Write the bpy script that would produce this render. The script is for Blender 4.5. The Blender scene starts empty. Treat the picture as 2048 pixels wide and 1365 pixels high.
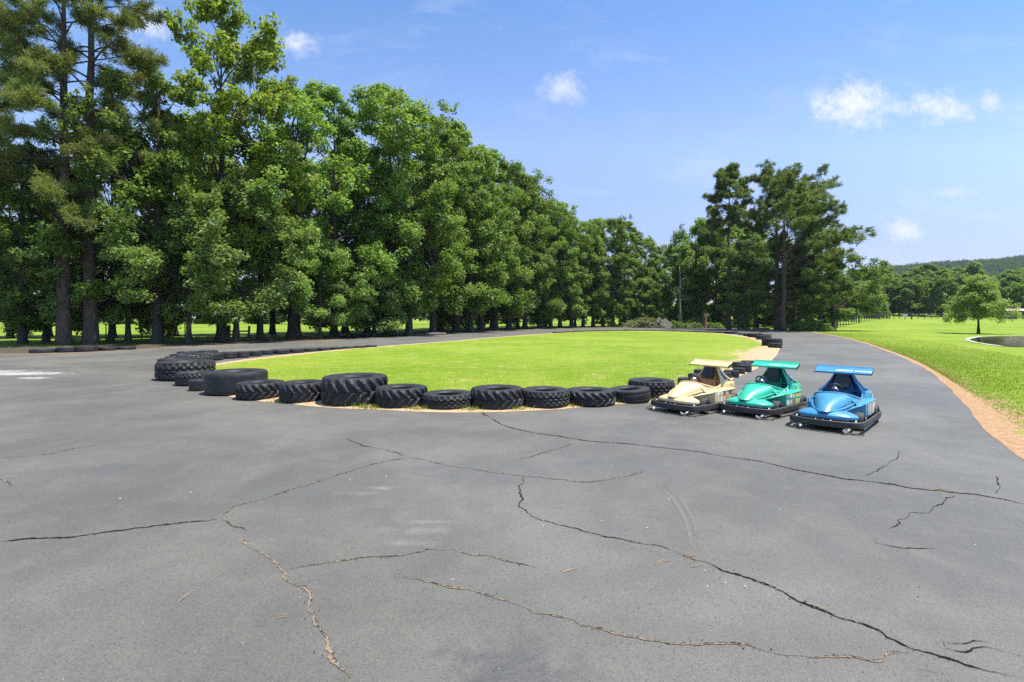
import bpy, bmesh, math, random
import numpy as np
from mathutils import Vector, Matrix

random.seed(7)
RNG = np.random.default_rng(7)
R = math.radians
SC = bpy.context.scene
COL = SC.collection

# ------------------------------------------------------------------ camera
CAM_H, F, HY = 1.9, 1024.0, 636.0          # eye height; focal length and horizon in photo pixels
cam_d = bpy.data.cameras.new('camera')
cam_d.lens, cam_d.sensor_width = 18.0, 36.0
cam_d.shift_y = (HY - 682.5) / 2048.0
cam_d.clip_start, cam_d.clip_end = 0.1, 6000.0
cam = bpy.data.objects.new('camera', cam_d)
COL.objects.link(cam)
cam.location = (0, 0, CAM_H)
cam.rotation_euler = (R(90), 0, 0)
SC.camera = cam

# ------------------------------------------------------------------ light
SUN_EL, SUN_AZ = 71.0, 104.0                # elevation; azimuth clockwise from +Y (into the picture)
sun_d = bpy.data.lights.new('sun', 'SUN')
sun_d.energy, sun_d.angle, sun_d.color = 4.6, R(0.55), (1.0, 0.965, 0.90)
sun = bpy.data.objects.new('sun', sun_d)
COL.objects.link(sun)
_s = Vector((math.sin(R(SUN_AZ)) * math.cos(R(SUN_EL)), math.cos(R(SUN_AZ)) * math.cos(R(SUN_EL)), math.sin(R(SUN_EL))))
sun.rotation_euler = _s.to_track_quat('Z', 'Y').to_euler()
sun.location = (30, 30, 60)

SC.view_settings.view_transform = 'Standard'
SC.view_settings.look = 'None'
SC.view_settings.exposure = 0.86
SC.view_settings.gamma = 1.0
SC.cycles.max_bounces = 10
SC.cycles.diffuse_bounces = 6
SC.cycles.transmission_bounces = 8
SC.cycles.use_denoising = False

world = bpy.data.worlds.new('World')
SC.world = world
world.use_nodes = True


class NT:
    """tiny helper round a node tree"""
    def __init__(s, tree):
        s.t = tree
        s.n, s.l = tree.nodes, tree.links

    def node(s, kind, ins=None, **props):
        nd = s.n.new(kind)
        for k, v in props.items():
            setattr(nd, k, v)
        for k, v in (ins or {}).items():
            s.put(nd.inputs[k], v)
        return nd

    def put(s, sock, v):
        if hasattr(v, 'is_output') or isinstance(v, bpy.types.NodeSocket):
            s.l.new(v, sock)
        else:
            try:
                sock.default_value = v
            except Exception:
                sock.default_value = tuple(v) + (1.0,)

    def math(s, op, a, b=0.0, c=None, clamp=False):
        nd = s.n.new('ShaderNodeMath')
        nd.operation, nd.use_clamp = op, clamp
        s.put(nd.inputs[0], a)
        s.put(nd.inputs[1], b)
        if c is not None:
            s.put(nd.inputs[2], c)
        return nd.outputs[0]

    def smooth(s, x, a, b):
        nd = s.n.new('ShaderNodeMapRange')
        nd.interpolation_type = 'SMOOTHSTEP'
        s.put(nd.inputs['Value'], x)
        s.put(nd.inputs['From Min'], a)
        s.put(nd.inputs['From Max'], b)
        return nd.outputs[0]

    def mix(s, f, a, b, blend='MIX'):
        nd = s.n.new('ShaderNodeMix')
        nd.data_type, nd.blend_type = 'RGBA', blend
        s.put(nd.inputs[0], f)
        s.put(nd.inputs[6], col4(a))
        s.put(nd.inputs[7], col4(b))
        return nd.outputs[2]

    def noise(s, vec, scale, detail=4.0, rough=0.55, dist=0.0):
        nd = s.n.new('ShaderNodeTexNoise')
        if vec is not None:
            s.l.new(vec, nd.inputs['Vector'])
        nd.inputs['Scale'].default_value = scale
        nd.inputs['Detail'].default_value = detail
        nd.inputs['Roughness'].default_value = rough
        nd.inputs['Distortion'].default_value = dist
        return nd.outputs['Fac']


def col4(c):
    if isinstance(c, (tuple, list)):
        return tuple(c) + (1.0,) if len(c) == 3 else tuple(c)
    return c


def build_world():
    w = NT(world.node_tree)
    w.n.clear()
    out = w.node('ShaderNodeOutputWorld')
    bg = w.node('ShaderNodeBackground')
    sky = w.node('ShaderNodeTexSky')
    sky.sky_type = 'NISHITA'
    sky.sun_disc = False
    sky.sun_elevation = R(SUN_EL)
    sky.sun_rotation = R(SUN_AZ)
    sky.altitude, sky.air_density, sky.dust_density, sky.ozone_density = 50.0, 1.0, 0.7, 1.6
    tc = w.node('ShaderNodeTexCoord')
    sep = w.node('ShaderNodeSeparateXYZ')
    w.l.new(tc.outputs['Generated'], sep.inputs[0])
    yy = w.math('MAXIMUM', sep.outputs[1], 0.05)
    u = w.math('DIVIDE', sep.outputs[0], yy)
    v = w.math('DIVIDE', sep.outputs[2], yy)
    uv = w.node('ShaderNodeCombineXYZ', {0: u, 1: v}).outputs[0]
    n1 = w.noise(uv, 26.0, 6.0, 0.62)
    n2 = w.noise(uv, 70.0, 4.0, 0.6)
    nn = w.math('ADD', w.math('MULTIPLY', w.math('SUBTRACT', n1, 0.5), 2.6), w.math('MULTIPLY', w.math('SUBTRACT', n2, 0.5), 1.0))
    acc = None
    # small fair-weather clouds: direction, half-size, density
    for px, py, rx, ry, dens in ((593, 88, 40, 24, .75), (1128, 178, 44, 30, .6), (1705, 210, 80, 44, .95), (1640, 196, 34, 26, .4),
                                 (1775, 215, 50, 20, .5), (1870, 212, 52, 30, .75), (1905, 222, 40, 26, .7), (1980, 205, 24, 24, .6),
                                 (1812, 460, 36, 24, .6), (1908, 386, 40, 12, .4), (285, 45, 60, 36, .7), (2045, 215, 20, 12, .3)):
        cu, cv = (px - 1024) / F, (HY - py) / F
        du = w.math('MULTIPLY', w.math('SUBTRACT', u, cu), F / rx)
        dv = w.math('MULTIPLY', w.math('SUBTRACT', v, cv), F / ry)
        r = w.math('SQRT', w.math('ADD', w.math('MULTIPLY', du, du), w.math('MULTIPLY', dv, dv)))
        e = w.math('ADD', w.math('SUBTRACT', 1.0, r), nn)
        m = w.math('MULTIPLY', w.smooth(e, -0.45, 1.35), dens)
        m = w.math('MULTIPLY', m, w.smooth(r, 1.9, 1.2))
        acc = m if acc is None else w.math('MAXIMUM', acc, m)
    st = w.node('ShaderNodeMapping', {'Scale': (2.2, 7.0, 1.0)})
    w.l.new(uv, st.inputs[0])
    wisp = w.math('MULTIPLY', w.smooth(w.noise(st.outputs[0], 1.6, 7.0, .6, .6), .50, .80), .20)
    acc = w.math('MAXIMUM', acc, wisp)
    acc = w.math('MULTIPLY', acc, w.math('GREATER_THAN', sep.outputs[1], 0.1))
    ramp = w.node('ShaderNodeValToRGB', {0: v})
    el = ramp.color_ramp.elements
    for (pos, c), e in zip(SKY_GAIN, (el[0], el.new(.13), el.new(.33), el.new(.62), el[-1])):
        e.position, e.color = pos, c + (1,)
    tint = w.mix(1.0, sky.outputs[0], ramp.outputs[0], 'MULTIPLY')
    c = w.mix(acc, tint, CLOUD)
    w.l.new(c, bg.inputs['Color'])
    bg.inputs['Strength'].default_value = 0.15
    w.l.new(bg.outputs[0], out.inputs[0])


SKY_GAIN = ((0.0, (.535, .49, .68)), (.13, (.535, .49, .68)), (.33, (.81, .785, .90)), (.62, (.525, .70, .875)), (1.0, (.68, .84, 1.0)))   # clearer overhead, paler low down
CLOUD = (4.0, 4.0, 4.1)
build_world()

# ------------------------------------------------------------------ helpers


def tag(o, label=None, cat=None, group=None, kind=None):
    if label: o['label'] = label
    if cat: o['category'] = cat
    if group: o['group'] = group
    if kind: o['kind'] = kind
    return o


def empty(name, loc=(0, 0, 0), rz=0.0):
    o = bpy.data.objects.new(name, None)
    o.empty_display_size = 0.2
    o.location = loc
    o.rotation_euler = (0, 0, rz)
    COL.objects.link(o)
    return o


def link_mesh(name, me, parent=None, mat=None):
    o = bpy.data.objects.new(name, me)
    if mat and not me.materials:
        me.materials.append(mat)
    COL.objects.link(o)
    if parent: o.parent = parent
    return o


def copy_tree(root):
    r = root.copy()
    COL.objects.link(r)
    for ch in root.children:
        c = ch.copy()
        COL.objects.link(c)
        c.parent = r
        for g in ch.children:
            d = g.copy()
            COL.objects.link(d)
            d.parent = c
    return r


def G(px, py):
    """photo pixel on level ground -> (x, y)"""
    d = CAM_H * F / (py - HY)
    return ((px - 1024.0) / F * d, d)


def D(px, d):
    """photo column at depth d -> (x, y)"""
    return ((px - 1024.0) / F * d, d)


def sstep(a, b, x):
    t = np.clip((np.asarray(x, float) - a) / (b - a), 0, 1)
    return t * t * (3 - 2 * t)


def ground_z(x, y):
    lawn = 1.55 * sstep(42, 85, x) * sstep(58, 112, y)
    far = 0.055 * np.maximum(np.asarray(y, float) - 150, 0) * sstep(60, 120, x)
    return lawn + np.minimum(far, 9.0)


class MB:
    def __init__(s):
        s.v, s.f = [], []

    def add(s, vs, fs):
        o = len(s.v)
        s.v += [tuple(p) for p in vs]
        s.f += [tuple(i + o for i in f) for f in fs]

    def box(s, c, size, rot=None):
        hx, hy, hz = [k / 2 for k in size]
        m = rot or Matrix.Identity(3)
        vs = [Vector(c) + m @ Vector((sx * hx, sy * hy, sz * hz)) for sx in (-1, 1) for sy in (-1, 1) for sz in (-1, 1)]
        s.add(vs, [(0, 1, 3, 2), (4, 6, 7, 5), (0, 4, 5, 1), (2, 3, 7, 6), (0, 2, 6, 4), (1, 5, 7, 3)])

    def tube(s, pts, rad, n=8, caps=True, closed=False, flat=1.0):
        pts = [Vector(p) for p in pts]
        m = len(pts)
        if not hasattr(rad, '__len__'): rad = [rad] * m
        vs = []
        up = None
        for i, p in enumerate(pts):
            if closed:
                t = pts[(i + 1) % m] - pts[i - 1]
            else:
                t = pts[min(i + 1, m - 1)] - pts[max(i - 1, 0)]
            t.normalize()
            if up is None:
                up = Vector((0, 0, 1)) if abs(t.z) < .9 else Vector((1, 0, 0))
            a = t.cross(up)
            if a.length < 1e-5: a = t.orthogonal()
            a.normalize()
            b = a.cross(t)
            up = b
            for k in range(n):
                q = 2 * math.pi * k / n
                vs.append(p + a * (math.cos(q) * rad[i]) + b * (math.sin(q) * rad[i] * flat))
        fs = []
        for i in range(m if closed else m - 1):
            j = (i + 1) % m
            for k in range(n):
                k2 = (k + 1) % n
                fs.append((i * n + k, i * n + k2, j * n + k2, j * n + k))
        if caps and not closed:
            fs.append(tuple(range(n))[::-1])
            fs.append(tuple((m - 1) * n + k for k in range(n)))
        s.add(vs, fs)

    def grid(s, rows, close_v=False):
        """rows: list of equal-length point lists -> quad sheet"""
        n = len(rows[0])
        vs = [p for r in rows for p in r]
        fs = []
        for i in range(len(rows) - 1):
            for k in range(n if close_v else n - 1):
                k2 = (k + 1) % n
                fs.append((i * n + k, i * n + k2, (i + 1) * n + k2, (i + 1) * n + k))
        s.add(vs, fs)

    def prism(s, outline, z0, z1):
        n = len(outline)
        vs = [(x, y, z0) for x, y in outline] + [(x, y, z1) for x, y in outline]
        fs = [(i, (i + 1) % n, n + (i + 1) % n, n + i) for i in range(n)]
        fs += [tuple(range(n))[::-1], tuple(range(n, 2 * n))]
        s.add(vs, fs)

    def mesh(s, name, mat=None, smooth=False):
        me = bpy.data.meshes.new(name)
        me.from_pydata(s.v, [], s.f)
        me.validate()
        if smooth:
            me.polygons.foreach_set('use_smooth', [True] * len(me.polygons))
        me.update()
        if mat: me.materials.append(mat)
        return me

    def build(s, name, mat, parent=None, smooth=False, angle=None, fix=False):
        me = s.mesh(name, mat, smooth or angle is not None)
        if fix:
            bm = bmesh.new()
            bm.from_mesh(me)
            bmesh.ops.remove_doubles(bm, verts=bm.verts, dist=1e-5)
            bmesh.ops.recalc_face_normals(bm, faces=bm.faces)
            bm.to_mesh(me)
            bm.free()
        if angle is not None:
            me.set_sharp_from_angle(angle=R(angle))
        return link_mesh(name, me, parent)


def catmull(pts, n=8, closed=False):
    P = [np.array(p, float) for p in pts]
    m = len(P)
    out = []
    rng = range(m if closed else m - 1)
    for i in rng:
        p0 = P[(i - 1) % m] if closed or i > 0 else 2 * P[0] - P[1]
        p1, p2 = P[i], P[(i + 1) % m]
        p3 = P[(i + 2) % m] if closed or i + 2 < m else 2 * P[-1] - P[-2]
        for k in range(n):
            t = k / n
            out.append(0.5 * (2 * p1 + (p2 - p0) * t + (2 * p0 - 5 * p1 + 4 * p2 - p3) * t * t + (3 * p1 - p0 - 3 * p2 + p3) * t ** 3))
    if not closed: out.append(P[-1])
    return out


def np_mesh(name, V, Q, mat=None):
    """fast mesh from arrays: V (n,3), Q (m,k)"""
    me = bpy.data.meshes.new(name)
    k = Q.shape[1]
    me.vertices.add(len(V))
    me.vertices.foreach_set('co', np.ascontiguousarray(V, np.float32).ravel())
    me.loops.add(Q.size)
    me.loops.foreach_set('vertex_index', np.ascontiguousarray(Q, np.int32).ravel())
    me.polygons.add(len(Q))
    me.polygons.foreach_set('loop_start', np.arange(0, Q.size, k, dtype=np.int32))
    me.update(calc_edges=True)
    if mat: me.materials.append(mat)
    return me

# ------------------------------------------------------------------ materials


def new_mat(name):
    m = bpy.data.materials.new(name)
    m.use_nodes = True
    t = NT(m.node_tree)
    b = t.n['Principled BSDF']
    return m, t, b


def plain(name, c, rough=0.6, metal=0.0, spec=0.5, var=0.0, scale=8.0, coat=0.0, bump=0.0, bscale=60.0):
    m, t, b = new_mat(name)
    b.inputs['Roughness'].default_value = rough
    b.inputs['Metallic'].default_value = metal
    b.inputs['Specular IOR Level'].default_value = spec
    b.inputs['Coat Weight'].default_value = coat
    b.inputs['Coat Roughness'].default_value = 0.12
    tc = t.node('ShaderNodeTexCoord').outputs['Object']
    if var > 0:
        n = t.noise(tc, scale, 5.0, 0.6)
        c1 = t.mix(t.smooth(n, 0.3, 0.7), tuple(k * (1 - var) for k in c), tuple(min(1, k * (1 + var)) for k in c))
        t.l.new(c1, b.inputs['Base Color'])
    else:
        b.inputs['Base Color'].default_value = col4(c)
    if bump > 0:
        bn = t.node('ShaderNodeBump', {'Strength': bump, 'Distance': 0.02, 'Height': t.noise(tc, bscale, 4.0)})
        t.l.new(bn.outputs[0], b.inputs['Normal'])
    return m


def leaf_mat(name, dark, light, trans=0.35, rough=0.5, tint=0.25, tcol=None, spec=0.35):
    m, t, b = new_mat(name)
    geo = t.node('ShaderNodeNewGeometry')
    oi = t.node('ShaderNodeObjectInfo')
    c = t.mix(geo.outputs['Random Per Island'], dark, light)
    hsv = t.node('ShaderNodeHueSaturation', {'Color': c,
                 'Hue': t.math('ADD', 0.5 - 0.03 * tint, t.math('MULTIPLY', oi.outputs['Random'], 0.06 * tint)),
                 'Value': t.math('ADD', 1 - 0.8 * tint, t.math('MULTIPLY', oi.outputs['Random'], 1.6 * tint))})
    c = hsv.outputs[0]
    t.l.new(c, b.inputs['Base Color'])
    b.inputs['Roughness'].default_value = rough
    b.inputs['Specular IOR Level'].default_value = spec
    tr = t.node('ShaderNodeBsdfTranslucent', {'Color': t.mix(1.0, c, tcol or (1.3, 1.3, 0.7), 'MULTIPLY')})
    mx = t.node('ShaderNodeMixShader', {0: trans, 1: b.outputs[0], 2: tr.outputs[0]})
    t.l.new(mx.outputs[0], t.n['Material Output'].inputs['Surface'])
    return m


def grass_nodes(t, pos):
    """lawn colour from world-scale noises"""
    big = t.noise(pos, 0.12, 4.0, 0.6)
    mid = t.noise(pos, 0.9, 5.0, 0.65)
    fine = t.noise(pos, 14.0, 4.0, 0.7)
    c = t.mix(t.smooth(big, 0.35, 0.68), (0.130, 0.212, 0.009), (0.212, 0.277, 0.022))
    c = t.mix(t.math('MULTIPLY', t.smooth(mid, 0.45, 0.72), 0.70), c, (0.268, 0.278, 0.056))
    c = t.mix(t.math('MULTIPLY', t.smooth(fine, 0.5, 0.75), 0.5), c, (0.120, 0.195, 0.010))
    return c, fine, mid


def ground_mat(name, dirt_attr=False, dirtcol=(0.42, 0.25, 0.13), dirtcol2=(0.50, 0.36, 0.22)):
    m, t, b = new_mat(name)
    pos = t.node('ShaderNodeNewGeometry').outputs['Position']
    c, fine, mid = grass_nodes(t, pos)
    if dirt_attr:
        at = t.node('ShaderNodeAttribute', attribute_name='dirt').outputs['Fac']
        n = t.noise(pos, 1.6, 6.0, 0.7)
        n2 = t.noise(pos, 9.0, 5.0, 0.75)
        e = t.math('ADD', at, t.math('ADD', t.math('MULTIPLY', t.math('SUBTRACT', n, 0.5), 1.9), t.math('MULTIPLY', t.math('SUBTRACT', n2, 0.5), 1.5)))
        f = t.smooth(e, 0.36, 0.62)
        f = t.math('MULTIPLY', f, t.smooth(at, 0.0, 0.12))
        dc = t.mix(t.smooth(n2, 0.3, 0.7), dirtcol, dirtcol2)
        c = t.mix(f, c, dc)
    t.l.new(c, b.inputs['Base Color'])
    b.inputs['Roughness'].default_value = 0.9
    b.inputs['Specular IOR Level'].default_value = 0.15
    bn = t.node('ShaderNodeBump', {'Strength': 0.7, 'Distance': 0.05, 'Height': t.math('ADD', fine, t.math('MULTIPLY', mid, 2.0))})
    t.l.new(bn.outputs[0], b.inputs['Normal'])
    return m


def asphalt_mat():
    m, t, b = new_mat('asphalt')
    pos = t.node('ShaderNodeNewGeometry').outputs['Position']
    sep = t.node('ShaderNodeSeparateXYZ')
    t.l.new(pos, sep.inputs[0])
    agg = t.noise(pos, 75.0, 3.0, 0.8)
    agg2 = t.noise(pos, 190.0, 2.0, 0.7)
    vor = t.node('ShaderNodeTexVoronoi', {'Scale': 110.0})
    t.l.new(pos, vor.inputs['Vector'])
    mid = t.noise(pos, 1.7, 6.0, 0.65, 0.6)
    big = t.noise(pos, 0.28, 4.0, 0.6, 0.4)
    c = t.mix(t.smooth(big, 0.36, 0.66), (0.089, 0.082, 0.065), (0.141, 0.130, 0.104))
    c = t.mix(t.math('MULTIPLY', t.smooth(mid, 0.42, 0.75), 0.35), c, (0.172, 0.159, 0.130))
    c = t.mix(t.math('MULTIPLY', t.smooth(mid, 0.5, 0.28), 0.35), c, (0.088, 0.086, 0.083))
    # pores and pale stones of the worn surface
    c = t.mix(t.math('MULTIPLY', t.smooth(agg, 0.50, 0.36), 0.72), c, (0.045, 0.045, 0.048))
    c = t.mix(t.math('MULTIPLY', t.smooth(agg2, 0.56, 0.72), 0.60), c, (0.27, 0.25, 0.22))
    # stains with a place of their own: x, y, rx, ry, angle, colour, strength
    fade = t.noise(pos, 2.6, 6.0, 0.7, 0.8)
    for (px, py, rx, ry, colr, st) in ((30, 748, 1.5, .50, (0.36, 0.34, 0.305), .95), (-60, 744, 2.0, .5, (0.36, 0.34, 0.305), .9), (66, 757, .5, .2, (0.36, 0.34, 0.305), .9), (120, 733, 1.6, .12, (0.25, 0.24, 0.22), .6), (715, 988, .45, .14, (0.26, 0.25, 0.235), .6), (765, 978, .3, .10, (0.26, 0.25, 0.235), .5),
                                       (845, 1063, .5, .12, (0.22, 0.21, 0.20), .5), (830, 1090, .5, .09, (0.22, 0.21, 0.20), .5), (860, 1046, .4, .06, (0.22, .21, .20), .4), (215, 945, .9, .35, (0.085, 0.085, 0.085), .7),
                                       (950, 945, 2.0, .9, (0.082, 0.082, 0.086), .7), (1180, 930, 1.3, .45, (0.08, 0.08, 0.084), .7), (1290, 940, .9, .35, (0.085, 0.085, 0.09), .6), (1010, 1345, .85, .42, (0.05, 0.05, 0.05), .85), (900, 1300, .5, .25, (0.06, 0.06, 0.06), .6),
                                       (560, 985, 1.0, .3, (0.10, 0.10, 0.095), .5)):
        x, y = G(px, py)
        dx = t.math('MULTIPLY', t.math('SUBTRACT', sep.outputs[0], x), 1 / rx)
        dy = t.math('MULTIPLY', t.math('SUBTRACT', sep.outputs[1], y), 1 / ry)
        r = t.math('SQRT', t.math('ADD', t.math('MULTIPLY', dx, dx), t.math('MULTIPLY', dy, dy)))
        e = t.math('ADD', t.math('SUBTRACT', 1.0, r), t.math('MULTIPLY', t.math('SUBTRACT', fade, 0.5), 3.2))
        c = t.mix(t.math('MULTIPLY', t.smooth(e, *((-.25, .45) if st >= .9 else (0.1, 1.5))), st), c, colr)
    t.l.new(c, b.inputs['Base Color'])
    b.inputs['Roughness'].default_value = 0.62
    b.inputs['Specular IOR Level'].default_value = 0.5
    h = t.math('ADD', t.math('MULTIPLY', agg, 1.0), t.math('MULTIPLY', vor.outputs['Distance'], 0.7))
    bn = t.node('ShaderNodeBump', {'Strength': 0.28, 'Distance': 0.010, 'Height': h})
    t.l.new(bn.outputs[0], b.inputs['Normal'])
    return m


def rubber_mat():
    m, t, b = new_mat('tyre_rubber')
    tc = t.node('ShaderNodeTexCoord').outputs['Object']
    oi = t.node('ShaderNodeObjectInfo').outputs['Random']
    geo = t.node('ShaderNodeNewGeometry')
    n = t.noise(tc, 3.0, 6.0, 0.7)
    n2 = t.noise(tc, 22.0, 4.0, 0.7)
    c = t.mix(t.math('MULTIPLY', t.smooth(n, 0.40, 0.75), 0.8), (0.0095, 0.0095, 0.0105), (0.042, 0.040, 0.038))
    c = t.mix(t.math('MULTIPLY', t.smooth(n2, 0.52, 0.8), 0.5), c, (0.080, 0.076, 0.070))
    c = t.mix(t.math('MULTIPLY', oi, 0.22), c, (0.04, 0.04, 0.04))
    t.l.new(c, b.inputs['Base Color'])
    b.inputs['Roughness'].default_value = 0.62
    b.inputs['Specular IOR Level'].default_value = 0.45
    bn = t.node('ShaderNodeBump', {'Strength': 0.3, 'Distance': 0.01, 'Height': n2})
    t.l.new(bn.outputs[0], b.inputs['Normal'])
    return m


def bark_mat(name, c1, c2):
    m, t, b = new_mat(name)
    tc = t.node('ShaderNodeTexCoord').outputs['Object']
    mp = t.node('ShaderNodeMapping', {'Scale': (7.0, 7.0, 1.6)})
    t.l.new(tc, mp.inputs[0])
    n = t.noise(mp.outputs[0], 1.5, 6.0, 0.7, 0.5)
    t.l.new(t.mix(t.smooth(n, 0.35, 0.7), c1, c2), b.inputs['Base Color'])
    b.inputs['Roughness'].default_value = 0.9
    b.inputs['Specular IOR Level'].default_value = 0.15
    bn = t.node('ShaderNodeBump', {'Strength': 0.8, 'Distance': 0.06, 'Height': n})
    t.l.new(bn.outputs[0], b.inputs['Normal'])
    return m


M = {
    'asphalt': asphalt_mat(),
    'grass': ground_mat('grass'),
    'island': ground_mat('island_grass', True),
    'verge': ground_mat('verge', True, (0.29, 0.155, 0.072), (0.41, 0.27, 0.15)),
    'litter_shade': ground_mat('leaf_litter_shade_ground', True, (0.045, 0.036, 0.026), (0.115, 0.090, 0.062)),  # dead-leaf ground, its dark browns standing in for tree shade
    'rubber': rubber_mat(),
    'bark': bark_mat('bark', (0.035, 0.028, 0.022), (0.10, 0.085, 0.07)),
    'pine_bark': bark_mat('pine_bark', (0.055, 0.038, 0.03), (0.15, 0.11, 0.085)),
    'dead_wood': bark_mat('dead_wood', (0.16, 0.14, 0.115), (0.33, 0.30, 0.25)),
    'leaf': leaf_mat('hardwood_leaf', (0.088, 0.155, 0.030), (0.240, 0.335, 0.066), 0.5),
    'leaf_light': leaf_mat('light_leaf', (0.115, 0.165, 0.022), (0.270, 0.320, 0.042), 0.5),
    'leaf_park': leaf_mat('lawn_tree_leaf', (0.165, 0.245, 0.060), (0.350, 0.440, 0.125), 0.5, 0.5, 0.0),
    'leaf_dogwood': leaf_mat('understory_leaf', (0.125, 0.205, 0.050), (0.285, 0.375, 0.100), 0.48),
    'needle': leaf_mat('pine_needle', (0.085, 0.135, 0.040), (0.205, 0.255, 0.072), 0.48),
    'needle_light': leaf_mat('pine_needle_light', (0.105, 0.145, 0.036), (0.230, 0.250, 0.062), 0.42),
    'far_leaf': leaf_mat('far_leaf', (0.100, 0.165, 0.040), (0.215, 0.300, 0.075), 0.5, 0.7, 0.25, None, 0.12),
    'ridge_leaf': leaf_mat('ridge_leaf', (0.050, 0.090, 0.038), (0.110, 0.160, 0.060), 0.3, 0.8, 0.1, None, 0.05),
    'blade': leaf_mat('grass_blade', (0.145, 0.228, 0.010), (0.260, 0.315, 0.035), 0.40, 0.6, 0.0),
    'weathered': plain('weathered_wood', (0.20, 0.17, 0.14), 0.85, var=0.4, scale=5),
    'post': plain('fence_post', (0.07, 0.058, 0.045), 0.9, var=0.4),
    'steel': plain('galvanised_wire', (0.30, 0.30, 0.30), 0.5, 0.6),
}

# ------------------------------------------------------------------ setting: ground, road, island, pond


def build_ground():
    xs = np.unique(np.concatenate([np.linspace(-1600, -160, 14), np.linspace(-160, 40, 22), np.linspace(40, 130, 46), np.linspace(130, 320, 20), np.linspace(320, 1800, 14)]))
    ys = np.unique(np.concatenate([np.linspace(-300, 40, 12), np.linspace(40, 130, 46), np.linspace(130, 420, 24), np.linspace(420, 2500, 14)]))
    X, Y = np.meshgrid(xs, ys)
    Z = ground_z(X, Y)
    V = np.stack([X, Y, Z], -1).reshape(-1, 3)
    nx, ny = len(xs), len(ys)
    i = (np.arange(ny - 1)[:, None] * nx + np.arange(nx - 1)[None, :]).ravel()
    Q = np.stack([i, i + 1, i + nx + 1, i + nx], -1)
    me = np_mesh('ground', V, Q, M['grass'])
    me.polygons.foreach_set('use_smooth', [True] * len(me.polygons))
    tag(link_mesh('ground', me), kind='structure')


ISLAND_PX = [(352, 757), (372, 770), (420, 786), (490, 799), (560, 806), (650, 815), (760, 820), (850, 824), (950, 825), (1040, 823), (1130, 818),
             (1220, 811), (1295, 806), (1345, 798), (1395, 783), (1440, 768), (1478, 752), (1512, 738), (1535, 725), (1551, 711), (1557, 700), (1553, 691),
             (1530, 682), (1500, 675), (1450, 668.5), (1400, 665.5), (1320, 662.5), (1220, 661.6), (1110, 667), (1000, 674.5), (900, 683),
             (750, 694.5), (690, 699), (600, 708), (500, 718.5), (440, 727), (390, 735), (362, 744)]
ROAD_PX = [(2048, 910), (2000, 872), (1950, 821), (1900, 770), (1865, 745), (1830, 725), (1795, 710), (1760, 697), (1720, 684), (1660, 670.5), (1600, 663),
           (1530, 659), (1440, 656.5), (1340, 655.8), (1200, 656.2), (1100, 658), (1040, 660.3), (960, 664), (850, 670), (750, 676), (600, 684),
           (450, 690), (350, 695), (250, 701), (160, 706), (80, 708), (0, 709)]


def smooth_poly(px, n, closed=True):
    return np.array(catmull([G(*p) for p in px], n, closed))


ISLAND = smooth_poly(ISLAND_PX, 14)
ROAD_R = smooth_poly(ROAD_PX, 10, False)


def inward(P):
    t = np.roll(P, -1, 0) - np.roll(P, 1, 0)
    t /= np.linalg.norm(t, axis=1)[:, None] + 1e-9
    n = np.stack([-t[:, 1], t[:, 0]], -1)
    a = 0.5 * np.sum(P[:, 0] * np.roll(P[:, 1], -1) - np.roll(P[:, 0], -1) * P[:, 1])
    return n if a > 0 else -n


def wob(n, seed, amp, k=9):
    """closed smooth random wobble"""
    r = np.random.default_rng(seed)
    th = np.linspace(0, 2 * np.pi, n, endpoint=False)
    o = np.zeros(n)
    for f in (n // 60 + 3, n // 30 + 5, n // 12 + 7, n // 5 + 1):
        o += np.sin(th * f + r.uniform(0, 6.28)) * r.uniform(.4, 1)
    return amp * o / 2


def set_attr(me, vals):
    a = me.attributes.new('dirt', 'FLOAT', 'POINT')
    a.data.foreach_set('value', np.asarray(vals, np.float32))


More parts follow.
